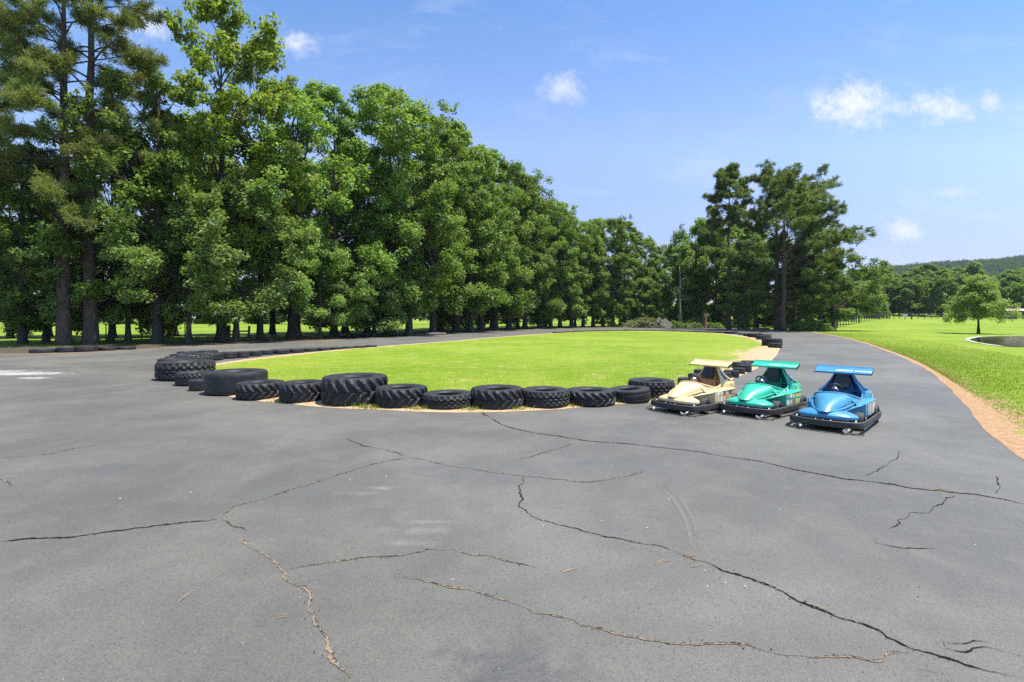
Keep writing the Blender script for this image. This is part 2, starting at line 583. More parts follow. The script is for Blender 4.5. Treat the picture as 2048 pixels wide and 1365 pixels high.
def build_road():
    pts = [tuple(p) for p in ROAD_R]
    pts = [(4.2, -8), (4.6, 0), (5.6, 4.2)] + pts + [(-60, 27), (-80, 10), (-80, -20), (0, -25)]
    n = len(pts)
    me = bpy.data.meshes.new('asphalt_road')
    me.from_pydata([(x, y, 0.008) for x, y in pts], [], [tuple(range(n))])
    me.materials.append(M['asphalt'])
    tag(link_mesh('asphalt_road', me), kind='structure')
    # bare earth verge along the outer edge of the road
    P = np.array([(4.6, 0), (5.6, 4.2)] + [tuple(p) for p in ROAD_R] + [(-60, 27)])
    d = np.zeros(len(P))
    d[1:] = np.cumsum(np.linalg.norm(np.diff(P, axis=0), axis=1))
    s = np.arange(0, d[-1], 0.35)
    P = np.stack([np.interp(s, d, P[:, 0]), np.interp(s, d, P[:, 1])], -1)
    t = np.gradient(P, axis=0)
    t /= np.linalg.norm(t, axis=1)[:, None]
    nrm = np.stack([t[:, 1], -t[:, 0]], -1)
    k = 1.0 + 0 * s
    k += 1.2 * np.exp(-((P[:, 0] + 27) / 10) ** 2 - ((P[:, 1] - 30) / 10) ** 2)
    k += 1.4 * np.exp(-((P[:, 0] - 8.6) / 3.5) ** 2 - ((P[:, 1] - 8.8) / 5) ** 2)
    w0 = wob(len(s), 3, 0.05)
    w1 = wob(len(s), 4, 0.12)
    rows, vals = [], []
    for off, dv, z in ((-0.10, .95, 0.012), (0.06, .85, 0.014), (0.25, .52, 0.02), (0.6, .26, 0.02), (1.2, 0.0, 0.004)):
        o = off * (k if off > 0 else 1) + (w0 if off < 0 else w1 * min(1, off * 3))
        q = P + nrm * o[:, None]
        rows.append([(a, b, z + float(ground_z(a, b))) for a, b in q])
        vals += [dv] * len(q)
    mb = MB()
    mb.grid(rows)
    o = mb.build('road_verge', M['verge'], smooth=True)
    set_attr(o.data, vals)
    tag(o, kind='structure')
    # dead leaves toned dark to paint in tree shade, beyond left and far edge
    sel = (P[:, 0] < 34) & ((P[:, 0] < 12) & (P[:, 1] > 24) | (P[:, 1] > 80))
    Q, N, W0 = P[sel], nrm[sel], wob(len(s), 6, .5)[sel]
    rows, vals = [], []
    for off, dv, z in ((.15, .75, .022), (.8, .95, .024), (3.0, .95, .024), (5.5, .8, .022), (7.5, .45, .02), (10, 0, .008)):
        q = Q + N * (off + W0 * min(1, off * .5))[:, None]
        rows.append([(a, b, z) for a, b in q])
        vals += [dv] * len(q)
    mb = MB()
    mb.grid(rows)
    o = mb.build('leaf_litter_shade_ground', M['litter_shade'], smooth=True)
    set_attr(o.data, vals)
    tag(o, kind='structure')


def build_island():
    P = ISLAND
    d = np.zeros(len(P) + 1)
    C = np.vstack([P, P[:1]])
    d[1:] = np.cumsum(np.linalg.norm(np.diff(C, axis=0), axis=1))
    s = np.arange(0, d[-1], 0.22)
    P = np.stack([np.interp(s, d, C[:, 0]), np.interp(s, d, C[:, 1])], -1)
    n = inward(P)
    k = np.ones(len(P))
    k += 1.5 * np.exp(-((P[:, 0] - 14) / 4.0) ** 2 - ((P[:, 1] - 25) / 7) ** 2)       # worn earth at the right end
    k += 0.5 * np.exp(-((P[:, 0] - 5) / 2.5) ** 2 - ((P[:, 1] - 13) / 3) ** 2)
    k = np.convolve(np.concatenate([k[-20:], k, k[:20]]), np.ones(21) / 21, 'same')[20:-20]
    w0 = wob(len(s), 5, 0.045)
    ins = [(-0.05, 1.0, .012), (0.06, 1.0, .028), (0.4, .8, .04), (0.8, .42, .045), (1.3, .16, .05)]
    V, vals = [], []
    for off, dv, z in ins:
        q = P + n * (off * (k if off > .1 else 1) + w0)[:, None]
        V += [(a, b, z) for a, b in q]
        vals += [dv] * len(q)
    m = len(s)
    F_ = []
    for i in range(len(ins) - 1):
        for j in range(m):
            j2 = (j + 1) % m
            F_.append((i * m + j, i * m + j2, (i + 1) * m + j2, (i + 1) * m + j))
    F_.append(tuple(range((len(ins) - 1) * m, len(ins) * m)))
    me = bpy.data.meshes.new('lawn_island')
    me.from_pydata(V, [], F_)
    me.materials.append(M['island'])
    me.update()
    set_attr(me, vals)
    o = link_mesh('lawn_island', me)
    tag(o, kind='structure')


def inside(P, x, y):
    """points (x,y) inside polygon P"""
    c = np.zeros(len(x), bool)
    j = len(P) - 1
    for i in range(len(P)):
        xi, yi, xj, yj = P[i][0], P[i][1], P[j][0], P[j][1]
        hit = ((yi > y) != (yj > y)) & (x < (xj - xi) * (y - yi) / (yj - yi + 1e-12) + xi)
        c ^= hit
        j = i
    return c


def blades(x, y, z, h, w, seed):
    """upright grass blades as single triangles"""
    r = np.random.default_rng(seed)
    n = len(x)
    a = r.uniform(0, 6.28, n)
    hh = h * r.uniform(.55, 1.3, n)
    lx, ly = r.normal(0, .35, n) * hh, r.normal(0, .35, n) * hh
    ww = w * r.uniform(.6, 1.2, n)
    dx, dy = np.cos(a) * ww / 2, np.sin(a) * ww / 2
    V = np.empty((n, 3, 3))
    V[:, 0] = np.stack([x - dx, y - dy, z], -1)
    V[:, 1] = np.stack([x + dx, y + dy, z], -1)
    V[:, 2] = np.stack([x + lx, y + ly, z + hh], -1)
    return V.reshape(-1, 3)


def build_grass():
    r = np.random.default_rng(11)
    # short mown turf over the near part of the island
    x = r.uniform(-13, 16, 230000)
    y = 10.3 + 19 * r.power(1.0, 230000) ** 1.25
    k = inside(ISLAND, x, y)
    x, y = x[k], y[k]
    # thin it out over the bare edge
    cx = ISLAND[::4]
    dd = np.min((x[:, None] - cx[None, :, 0]) ** 2 + (y[:, None] - cx[None, :, 1]) ** 2, axis=1) ** .5
    bare = 0.75 + 1.7 * np.exp(-((x - 13.5) / 4.5) ** 2 - ((y - 24) / 8) ** 2)
    k = r.uniform(0, 1, len(x)) < np.clip((dd - .35) / bare, 0.0, 1) * np.clip((27 - y) / 13, 0, 1) * .7
    x, y = x[k], y[k]
    A = blades(x, y, np.full(len(x), .045), .030, .014, 12)
    # longer tufts left unmown round the feet of the tyres
    tx, ty = [], []
    for px, py in ((735, 819), (745, 820), (716, 818), (840, 823), (848, 823), (830, 822), (944, 824), (1042, 822), (1036, 823), (560, 806), (525, 801),
                   (1136, 817), (1226, 810), (466, 793), (940, 823), (1300, 804), (1388, 786), (1440, 765), (1330, 799)):
        cx_, cy_ = G(px, py)
        n = r.integers(25, 90)
        tx.append(cx_ + r.normal(0, .13, n)); ty.append(cy_ + .06 + r.normal(0, .06, n))
    tx, ty = np.concatenate(tx), np.concatenate(ty)
    B = blades(tx, ty, np.full(len(tx), .02), .085, .014, 13)
    # lawn right of the road
    i = r.integers(0, 96, 90000)
    edge = ROAD_R[:, :]
    j = r.integers(0, 95, 90000)
    f = r.uniform(0, 1, 90000)[:, None]
    base = edge[j] * (1 - f) + edge[j + 1] * f
    off = .06 + 5 * r.power(1.0, 90000) ** 2.2
    t = edge[j + 1] - edge[j]
    t = t / (np.linalg.norm(t, axis=1)[:, None] + 1e-9)
    q = base + np.stack([t[:, 1], -t[:, 0]], -1) * off[:, None]
    keep = off > .12 + .6 * np.exp(-((q[:, 0] - 8.6) / 3.5) ** 2 - ((q[:, 1] - 8.8) / 5) ** 2) * r.uniform(.3, 1.2, len(off))
    q = q[keep]
    Cc = blades(q[:, 0], q[:, 1], np.full(len(q), .012) + ground_z(q[:, 0], q[:, 1]), .045, .014, 14)
    for nm, V in (('mown_grass', A), ('grass_tufts', B), ('verge_grass', Cc)):
        me = np_mesh(nm, V, np.arange(len(V)).reshape(-1, 3), M['blade'])
        tag(link_mesh(nm, me), kind='stuff')


def crack_mat():
    m, t, b = new_mat('crack_fill_shade')
    pos = t.node('ShaderNodeNewGeometry').outputs['Position']
    at = t.node('ShaderNodeAttribute', attribute_name='dirt').outputs['Fac']
    n = t.noise(pos, 45.0, 4.0, 0.7)
    n2 = t.noise(pos, 3.0, 3.0, 0.6)
    e = t.math('ADD', at, t.math('ADD', t.math('MULTIPLY', t.math('SUBTRACT', n, 0.5), 2.4), t.math('MULTIPLY', t.math('SUBTRACT', n2, 0.5), 0.9)))
    t.l.new(t.mix(t.smooth(e, 0.42, 0.6), (0.012, 0.011, 0.011), (0.22, 0.165, 0.108)), b.inputs['Base Color'])  # near-black paints the shade of the crack's depth along with its dirt
    b.inputs['Roughness'].default_value = 0.95
    b.inputs['Specular IOR Level'].default_value = 0.1
    return m


# each: half width (m), sand share 0..1, photo polyline
CRACKS = [
    (.016, .12, [(963, 826), (985, 840), (1010, 853), (1060, 866), (1130, 876), (1180, 884), (1250, 889), (1320, 897), (1380, 903), (1450, 915), (1520, 925), (1600, 943), (1680, 958), (1720, 963), (1790, 972), (1850, 982), (1890, 985), (1960, 993), (2060, 1012)]),
    (.013, .10, [(-10, 1087), (60, 1080), (150, 1076), (250, 1062), (330, 1052), (400, 1045), (440, 1039)]),
    (.009, .5, [(440, 1038), (470, 1017), (500, 1007), (540, 996), (600, 976), (680, 951), (740, 932), (790, 921), (825, 917)]),
    (.009, .2, [(690, 878), (712, 887), (730, 894), (770, 901), (815, 915)]),
    (.014, .55, [(815, 915), (850, 922), (880, 930), (920, 937), (980, 945), (1040, 953), (1110, 960), (1160, 966), (1200, 964), (1250, 955), (1290, 944)]),
    (.009, .35, [(440, 1039), (466, 1053), (485, 1062), (496, 1068)]),
    (.015, .72, [(486, 1076), (492, 1090), (515, 1106), (540, 1122), (558, 1132), (567, 1146), (568, 1160), (590, 1172), (612, 1186), (622, 1200), (622, 1228), (640, 1256), (650, 1280), (655, 1302), (670, 1325), (690, 1345), (696, 1362), (700, 1385)]),
    (.009, .55, [(570, 1146), (610, 1134), (680, 1124), (740, 1119), (800, 1113), (850, 1104), (890, 1101), (930, 1108), (990, 1120), (1040, 1130), (1075, 1138)]),
    (.011, .6, [(790, 1156), (830, 1162), (860, 1171), (920, 1179), (970, 1192), (1020, 1208), (1050, 1216), (1075, 1229), (1125, 1238), (1165, 1255), (1220, 1268), (1280, 1279), (1340, 1288), (1400, 1296), (1440, 1291), (1480, 1294), (1540, 1306), (1620, 1320), (1680, 1316), (1750, 1326), (1780, 1316), (1820, 1302)]),
    (.010, .25, [(1048, 955), (1040, 980), (1044, 1000), (1040, 1012), (1060, 1033), (1100, 1047), (1150, 1060), (1210, 1075), (1250, 1084), (1310, 1093), (1345, 1105)]),
    (.014, .14, [(1345, 1105), (1378, 1119), (1420, 1133), (1470, 1151), (1520, 1166), (1560, 1187), (1610, 1210), (1670, 1233), (1720, 1250), (1770, 1275), (1820, 1300), (1880, 1316), (1930, 1332), (2060, 1368)]),
    (.006, .05, [(1910, 993), (1880, 1010), (1855, 1027), (1815, 1031), (1800, 1048), (1775, 1062)]),
    (.006, .05, [(1803, 903), (1790, 920), (1760, 940), (1722, 957)]),
    (.006, .1, [(1150, 887), (1120, 898), (1070, 912), (1030, 925)]),
    (.007, .1, [(1992, 953), (1998, 975), (1996, 990)]),
    (.007, .2, [(1870, 1296), (1900, 1300), (1935, 1308), (1980, 1305), (2060, 1316)]),
    (.006, .2, [(1880, 1283), (1910, 1292), (1950, 1286), (1990, 1290)]),
    (.005, .3, [(1826, 1338), (1860, 1346), (1900, 1360)]),
    (.006, .6, [(835, 1180), (850, 1180), (862, 1184)]),
    (.008, .4, [(0, 918), (50, 914), (100, 910), (150, 898), (220, 890)]),
    (.012, .7, [(0, 957), (15, 966), (22, 975)]),
    (.005, .1, [(1740, 1075), (1760, 1090), (1830, 1100), (1880, 1100)]),
]


def build_cracks():
    r = np.random.default_rng(21)
    mb = MB()
    vals = []
    for hw, sand, px in CRACKS:
        P = np.array(catmull([G(*p) for p in px], 6))
        d = np.zeros(len(P))
        d[1:] = np.cumsum(np.linalg.norm(np.diff(P, axis=0), axis=1))
        step = 0.02
        s = np.arange(0, d[-1], step)
        Q = np.stack([np.interp(s, d, P[:, 0]), np.interp(s, d, P[:, 1])], -1)
        t = np.gradient(Q, axis=0)
        t /= np.linalg.norm(t, axis=1)[:, None] + 1e-9
        n = np.stack([-t[:, 1], t[:, 0]], -1)
        wand = np.cumsum(r.normal(0, 1, len(s)))
        def box(a, k):
            return np.convolve(np.pad(a, (k // 2, k - 1 - k // 2), 'edge'), np.ones(k) / k, 'valid')
        wand = wand - box(wand, 25)
        wand = box(wand, 2) * .007
        Q = Q + n * wand[:, None]
        w = hw * np.clip(0.75 + box(r.normal(0, 1, len(s)), 9) * 0.9, .22, 1.7)
        env = np.clip(np.minimum(s, s[-1] - s) / .15, .15, 1)
        w = w * env * .78
        wl = w * np.clip(1 + r.normal(0, .35, len(s)), .3, 2)
        wr = w * np.clip(1 + r.normal(0, .35, len(s)), .3, 2)
        a, b = Q + n * wl[:, None], Q - n * wr[:, None]
        mb.grid([[(x, y, .0125) for x, y in a], [(x, y, .0125) for x, y in Q], [(x, y, .0125) for x, y in b]])
        vals += [max(0, sand - .28)] * len(s) + [sand] * len(s) + [min(1, sand + .2)] * len(s)
    # crumbs broken out along the crack edges
    for hw, sand, px in CRACKS:
        P = np.array(catmull([G(*p) for p in px], 6))
        if hw < .009: continue
        for a, b in zip(P[:-1], P[1:]):
            L = float(np.linalg.norm(b - a))
            for _ in range(r.poisson(L * 20)):
                q = a + (b - a) * r.uniform() + r.normal(0, hw * 1.9, 2)
                sz = r.uniform(.002, .008)
                an = r.uniform(0, 6.28)
                mb.add([(q[0] + sz * math.cos(an + k * 2.1) * r.uniform(.5, 1.3), q[1] + sz * math.sin(an + k * 2.1) * r.uniform(.5, 1.3), .013) for k in range(3)], [(0, 1, 2)])
                vals += [r.choice([0.0, 0.0, sand + .1])] * 3
    o = mb.build('asphalt_cracks', crack_mat())
    set_attr(o.data, vals)
    tag(o, kind='structure')


def build_marks():
    """faint pale wheel marks worn into the asphalt"""
    mb = MB()
    for hw, px in ((.022, [(1310, 968), (1340, 995), (1362, 1025), (1376, 1060), (1380, 1095)]), (.015, [(1330, 972), (1362, 1003), (1384, 1040), (1392, 1075)])):
        P = np.array(catmull([G(*p) for p in px], 12))
        t = np.gradient(P, axis=0)
        t /= np.linalg.norm(t, axis=1)[:, None]
        n = np.stack([-t[:, 1], t[:, 0]], -1)
        w = hw * np.clip(np.sin(np.linspace(.15, 3.0, len(P))), .1, 1)
        mb.grid([[(x, y, .0105) for x, y in P + n * w[:, None]], [(x, y, .0105) for x, y in P - n * w[:, None]]])
    m, t, b = new_mat('wheel_mark')
    pos = t.node('ShaderNodeNewGeometry').outputs['Position']
    n = t.noise(pos, 30.0, 5.0, .75)
    t.l.new(t.mix(t.smooth(n, .42, .62), (.112, .104, .086), (.134, .124, .102)), b.inputs['Base Color'])
    b.inputs['Roughness'].default_value = .65
    tag(mb.build('wheel_marks', m), kind='structure')


build_marks()


def build_litter():
    """specks on the asphalt: pale stones, dark crumbs, pine straw, a few dead leaves"""
    r = np.random.default_rng(31)
    specs = []
    pale, dark, straw = MB(), MB(), MB()
    for px, py in ((1338, 1002), (1203, 1046), (905, 1164), (1085, 1054), (1490, 1178), (1560, 1023), (1410, 1146), (1450, 1170), (1415, 1178), (1780, 966), (1958, 986), (1222, 934), (1294, 1060), (1497, 882),
                   (1845, 882), (1576, 911), (700, 962), (382, 987), (772, 956), (240, 1000), (1787, 890), (1472, 868), (1986, 898), (1950, 1095), (1700, 1040)):
        x, y = G(px, py)
        sx = .006 + .0011 * y * r.uniform(.5, 1.5)
        pale.box((x, y, .014), (sx, sx * .6, .012), Matrix.Rotation(r.uniform(0, 3), 3, 'Z'))
    for _ in range(130):
        px, py = r.uniform(0, 2048), 830 + 535 * r.power(1.6)
        x, y = G(px, py)
        s = .003 + .0007 * y * r.uniform(.3, 1.2)
        (dark if r.uniform() < .8 else pale).box((x, y, .011), (s, s * .7, s * .6), Matrix.Rotation(r.uniform(0, 3), 3, 'Z'))
    for px, py, L, a in ((370, 1197, .12, 1.5), (560, 1240, .06, .2), (1327, 1127, .15, .5), (1140, 1144, .12, .6), (1375, 1113, .09, -.3), (1390, 1135, .07, .1), (1382, 1115, .08, .5), (1120, 1016, .07, 1), (1640, 1218, .04, 0), (1886, 1288, .05, 1), (1882, 981, .22, .3), (1886, 983, .16, 1.2)):
        x, y = G(px, py)
        for k in range(2):
            b = a + r.normal(0, .15)
            dx, dy = math.cos(b) * L / 2, math.sin(b) * L / 2
            ox, oy = r.normal(0, .012, 2)
            straw.tube([(x - dx + ox, y - dy + oy, .013), (x + ox, y + oy, .02), (x + dx + ox, y + dy + oy, .014)], .0019, 4)
    for nm, mb, c in (('pale_pebbles', pale, (.55, .53, .48)), ('dark_crumbs', dark, (.03, .03, .03)), ('pine_straw_litter', straw, (.34, .22, .12))):
        o = mb.build(nm, plain(nm, c, .9, var=.2, spec=.1))
        tag(o, kind='stuff')


def build_pond():
    px = [(1944, 680), (1960, 675.5), (1990, 673.2), (2048, 672.6), (2150, 672.8), (2350, 675), (2420, 682), (2300, 693), (2048, 694.5), (2000, 691), (1962, 685.5)]
    P = np.array(catmull([G(*p) for p in px], 8, True))
    n = inward(P)
    w = wob(len(P), 9, .18)
    bank = P - n * (.55 + w)[:, None]
    mb = MB()
    mb.add([(x, y, .03 + float(ground_z(x, y))) for x, y in bank] + [(x, y, .012) for x, y in P - n * .0] , [])
    m = len(P)
    for i in range(m):
        j = (i + 1) % m
        mb.f.append((i, j, m + j, m + i))
    o = mb.build('pond_bank', plain('pale_bank', (.34, .32, .25), .9, var=.35, scale=.8))
    tag(o, kind='structure')
    me = bpy.data.meshes.new('pond_water')
    me.from_pydata([(x, y, .02) for x, y in P - n * .12], [], [tuple(range(m))])
    mt, t, b = new_mat('pond_water')
    b.inputs['Base Color'].default_value = (.035, .04, .025, 1)
    b.inputs['Roughness'].default_value = .06
    pos = t.node('ShaderNodeNewGeometry').outputs['Position']
    bn = t.node('ShaderNodeBump', {'Strength': .12, 'Distance': .05, 'Height': t.noise(pos, 1.3, 3.0)})
    t.l.new(bn.outputs[0], b.inputs['Normal'])
    me.materials.append(mt)
    tag(link_mesh('pond_water', me), kind='structure')


build_ground()
build_road()
build_island()
build_cracks()
build_pond()

# ------------------------------------------------------------------ trees


def leaf_cloud(C, rad, per, L, seed, flat=0.75, up=0.8, W=0.62, outward=None):
    """clusters of leaves: C (n,3) centres, rad (n,), per (n,) counts -> V,Q of bent diamond leaves"""
    r = np.random.default_rng(seed)
    idx = np.repeat(np.arange(len(C)), per)
    n = len(idx)
    d = r.normal(0, 1, (n, 3))
    d /= np.linalg.norm(d, axis=1)[:, None]
    rr = rad[idx] * r.uniform(0, 1, n) ** 0.45
    P = C[idx] + d * rr[:, None] * np.array([1, 1, flat])
    N = d * 0.40 + r.normal(0, .55, (n, 3)) + np.array([0, 0, up])
    N /= np.linalg.norm(N, axis=1)[:, None]
    T = np.cross(N, r.normal(0, 1, (n, 3)))
    T /= np.linalg.norm(T, axis=1)[:, None] + 1e-9
    B = np.cross(N, T)
    ll = L * r.uniform(.6, 1.35, n)
    V = np.empty((n, 4, 3))
    V[:, 0] = P - T * (ll / 2)[:, None]
    V[:, 1] = P + B * (ll * W / 2)[:, None] + N * (ll * .10)[:, None]
    V[:, 2] = P + T * (ll / 2)[:, None]
    V[:, 3] = P - B * (ll * W / 2)[:, None] + N * (ll * .10)[:, None]
    return V.reshape(-1, 3)


def needle_cloud(C, dirs, seed, n_per=26, L=0.42, W=0.035, spread=0.9):
    """tufts of long needles radiating from branch ends"""
    r = np.random.default_rng(seed)
    idx = np.repeat(np.arange(len(C)), n_per)
    n = len(idx)
    d = dirs[idx] * r.uniform(.2, .9, n)[:, None] + r.normal(0, spread * .55, (n, 3)) + np.array([0, 0, .12])
    d /= np.linalg.norm(d, axis=1)[:, None] + 1e-9
    side = np.cross(d, r.normal(0, 1, (n, 3)))
    side /= np.linalg.norm(side, axis=1)[:, None] + 1e-9
    b = C[idx] + r.normal(0, .10, (n, 3))
    ll = L * r.uniform(.6, 1.25, n)
    V = np.empty((n, 4, 3))
    V[:, 0] = b - side * W * .35
    V[:, 1] = b + side * W * .35
    V[:, 2] = b + d * ll[:, None] + side * (W / 2) + np.array([0, 0, -.03])
    V[:, 3] = b + d * ll[:, None] - side * (W / 2) + np.array([0, 0, -.03])
    return V.reshape(-1, 3)


def quads(V):
    return np.arange(len(V)).reshape(-1, 4)


def limb(r, p0, az, rise, length, n=6, droop=0.0, wig=.12):
    """a curved limb as a polyline"""
    pts = [np.array(p0, float)]
    a, e = az, rise
    for i in range(n):
        st = length / n
        pts.append(pts[-1] + st * np.array([math.cos(a) * math.cos(e), math.sin(a) * math.cos(e), math.sin(e)]))
        a += r.normal(0, wig)
        e += r.normal(0, wig) - droop / n
    return pts


def hardwood(seed, H=25.0, Rm=5.4, zb=2.2, prof='dome', nl=30, leaf=.36, dens=1.0, fork=.62, mats=('bark', 'leaf'), trunk_r=.42, gap=0.0, sub=5, lean=0.0, crad=1.0, low_droop=.5):
    r = np.random.default_rng(seed)
    tb = MB()
    lean_az = r.uniform(0, 6.28)
    tr = []
    for i in range(11):
        t = i / 10
        tr.append((math.cos(lean_az) * lean * t * t * H + r.normal(0, .12) * t, math.sin(lean_az) * lean * t * t * H + r.normal(0, .12) * t, t * H * .93))
    tr[0] = (0, 0, -.25)
    flare = [(0, 0, -.25), (0, 0, .25), (0, 0, .8)] + [tuple(p) for p in tr[1:]]
    rad = [trunk_r * 1.75, trunk_r * 1.35, trunk_r * 1.08] + [trunk_r * max(.05, (1 - (i / 10)) ** .9) for i in range(1, 11)]
    tb.tube(flare, rad, 9)
    TP = np.array(tr)

    def at(z):
        t = np.clip(z / (H * .93), 0, 1) * 10
        i = int(min(9, math.floor(t)))
        return TP[i] * (1 - (t - i)) + TP[i + 1] * (t - i)

    def env(t, az):
        if prof == 'dome':
            b = math.sin(math.pi * min(1, .16 + .84 * t) ** .85) ** .6 if t < 1 else 0
            b = (1 - abs(2 * t - .9) ** 2.6) ** .6 if abs(2 * t - .9) < 1 else .12
        elif prof == 'cone':
            b = (1 - t) ** .75 * .95 + .08
        elif prof == 'spread':
            b = (1 - t) ** .55 * (.75 + .25 * math.sin(t * 3))
        else:                                         # column
            b = .88 if t < .6 else .88 * (1 - ((t - .6) / .4) ** 2) ** .6 + .05
        return Rm * max(.1, b) * (1 + .22 * math.sin(2 * az + seed) + .16 * math.sin(3 * az + 1.7 * seed + 9 * t))

    C, rad_, = [], []
    ga = r.uniform(0, 6.28)
    for i in range(nl):
        t = (i + r.uniform(0, 1)) / nl
        t = t ** .9
        zt = zb + (H - zb) * t                        # where the limb's end should be
        ga += 2.4 + r.normal(0, .3)
        rr = env(t, ga) * r.uniform(.66, 1.16)
        rise = R(18 + 40 * t) if t > .18 else R(18 - low_droop * 40)
        z0 = zt - rr * math.tan(rise) * .9
        z0 = max(z0, zb * .95 + .3 + .12 * H * min(1, t * 1.5))
        z0 = min(z0, H * .88)
        p0 = at(z0)
        tgt = at(min(zt, H)) * np.array([1, 1, 0]) + np.array([math.cos(ga) * rr, math.sin(ga) * rr, zt])
        L = float(np.linalg.norm(tgt - p0))
        mid = (p0 + tgt) / 2 + np.array([r.normal(0, .06 * L), r.normal(0, .06 * L), .10 * L])
        pts = [p0, p0 * .65 + mid * .35 + r.normal(0, .02 * L, 3), mid, mid * .45 + tgt * .55 + r.normal(0, .04 * L, 3), tgt]
        br = trunk_r * (.16 + .20 * (1 - t))
        tb.tube(pts, [br, br * .8, br * .6, br * .38, br * .14], 5, caps=False)
        for k in range(sub):
            f = r.uniform(.38, 1.0)
            q = pts[2] * (1 - f) * 1.0 + np.array(pts[4]) * f
            a2 = ga + r.normal(0, .9)
            l2 = L * r.uniform(.16, .36) + .5
            e2 = r.uniform(-.25, .75) - (low_droop * .8 if t < .2 else 0)
            e = q + l2 * np.array([math.cos(a2) * math.cos(e2), math.sin(a2) * math.cos(e2), math.sin(e2)])
            tb.tube([q, (q + e) / 2 + r.normal(0, .05 * l2, 3), e], [br * .32, br * .2, br * .07], 4, caps=False)
            if r.uniform() < gap: continue
            for m in range(3):
                g = r.uniform(.35, 1.1)
                C.append(q * (1 - g) + e * g + r.normal(0, .34, 3) * crad)
                rad_.append(r.uniform(.55, 1.15) * crad * (1.1 - .25 * t))
        if r.uniform() > gap:
            C.append(tgt); rad_.append(r.uniform(.6, 1.0) * crad)
    for k in range(10):                               # leading shoots
        zz = H * r.uniform(.86, 1.0)
        C.append(at(zz) * np.array([1, 1, 0]) + np.array([r.normal(0, Rm * .10), r.normal(0, Rm * .10), zz])); rad_.append(r.uniform(.45, .8) * crad)
    C, rad_ = np.array(C), np.array(rad_)
    C[:, 2] = np.maximum(C[:, 2], zb * .8 + rad_ * .4)
    per = np.maximum(12, (rad_ ** 2 * 95 * dens * (.36 / leaf) ** 1.6)).astype(int)
    V = leaf_cloud(C, rad_, per, leaf, seed + 100)
    return tb.mesh('trunk', M[mats[0]], True), np_mesh('crown', V, quads(V), M[mats[1]])


def pine(seed, H=28.0, Rm=5.0, zb=14.0, mats=('pine_bark', 'needle'), nl=34, trunk_r=.38, L=.42, W=.04, per=24, tufts=17, prof='flat', dead=6, lean=0.0, droop=.25, az_bias=None):
    r = np.random.default_rng(seed)
    tb = MB()
    pts, rad = [], []
    la = r.uniform(0, 6.28)
    for i in range(13):
        t = i / 12
        pts.append((math.cos(la) * lean * t * t * H + r.normal(0, .07) * (i > 0), math.sin(la) * lean * t * t * H + r.normal(0, .07) * (i > 0), -.2 + t * (H - .3)))
        rad.append(trunk_r * max(.07, (1 - t) ** .75))
    rad[0] = trunk_r * 1.4
    pts.insert(1, (0, 0, .5)); rad.insert(1, trunk_r * 1.08)
    tb.tube(pts, rad, 9)
    TP = np.array(pts)

    def at(z):
        return np.array([np.interp(z, TP[:, 2], TP[:, 0]), np.interp(z, TP[:, 2], TP[:, 1]), z])
    ga = r.uniform(0, 6.28)
    C, Dd = [], []
    for i in range(nl + dead):
        isdead = i >= nl
        t = (i + r.uniform(0, 1)) / nl if not isdead else r.uniform(-.35, .1)
        z0 = zb + (H - zb) * t * .96
        ga += 2.4 + r.normal(0, .4)
        a = ga if az_bias is None or r.uniform() < .35 else az_bias + r.normal(0, .7)
        if prof == 'flat':
            e = (1 - abs(2 * t - .62) ** 2.2 * .75) if t < .95 else .35
        elif prof == 'cone':
            e = (1 - t) ** .8 + .1
        elif prof == 'crown':
            e = (.62 + .38 * min(1, t / .3)) * max(0.05, 1 - max(0, (t - .3) / .72) ** 2.2) ** .55
        else:
            e = math.sqrt(max(0.02, 1 - (1.6 * t - .45) ** 2)) if t < .85 else .42
        Ln = Rm * max(.16, e) * r.uniform(.62, 1.08) * (.55 if isdead else 1)
        rise = R(8 + 42 * t) + r.normal(0, .15)
        P = limb(r, at(min(z0, H * .97)), a, rise, Ln, 6, droop + .2 * (1 - t), .16)
        br = trunk_r * (.09 + .14 * (1 - max(0, t)))
        tb.tube(P, [br * (1 - .85 * k / 6) for k in range(7)], 5, caps=False)
        if isdead: continue
        for k in range(tufts):
            f = r.uniform(.30, 1.0) ** .8 * 6
            j = int(min(5, f))
            q = P[j] * (1 - (f - j)) + P[j + 1] * (f - j)
            a2 = a + r.choice([-1, 1]) * r.uniform(.3, 1.25)
            l2 = r.uniform(.35, 1.25) * (.5 + .13 * Rm)* (1.1 - .5 * f / 6)
            e2 = r.uniform(-.1, .75)
            dv = np.array([math.cos(a2) * math.cos(e2), math.sin(a2) * math.cos(e2), math.sin(e2)])
            e_ = q + dv * l2
            tb.tube([q, e_], [br * .22, br * .07], 3, caps=False)
            for m in range(4):
                g = r.uniform(.45, 1.02)
                C.append(q * (1 - g) + e_ * g + r.normal(0, .09, 3))
                Dd.append(dv)
        C.append(P[-1]); Dd.append(P[-1] - P[-2])
    C, Dd = np.array(C), np.array(Dd)
    Dd = Dd / (np.linalg.norm(Dd, axis=1)[:, None] + 1e-9)
    V = needle_cloud(C, Dd, seed + 50, per, L, W)
    return tb.mesh('trunk', M[mats[0]], True), np_mesh('crown', V, quads(V), M[mats[1]])


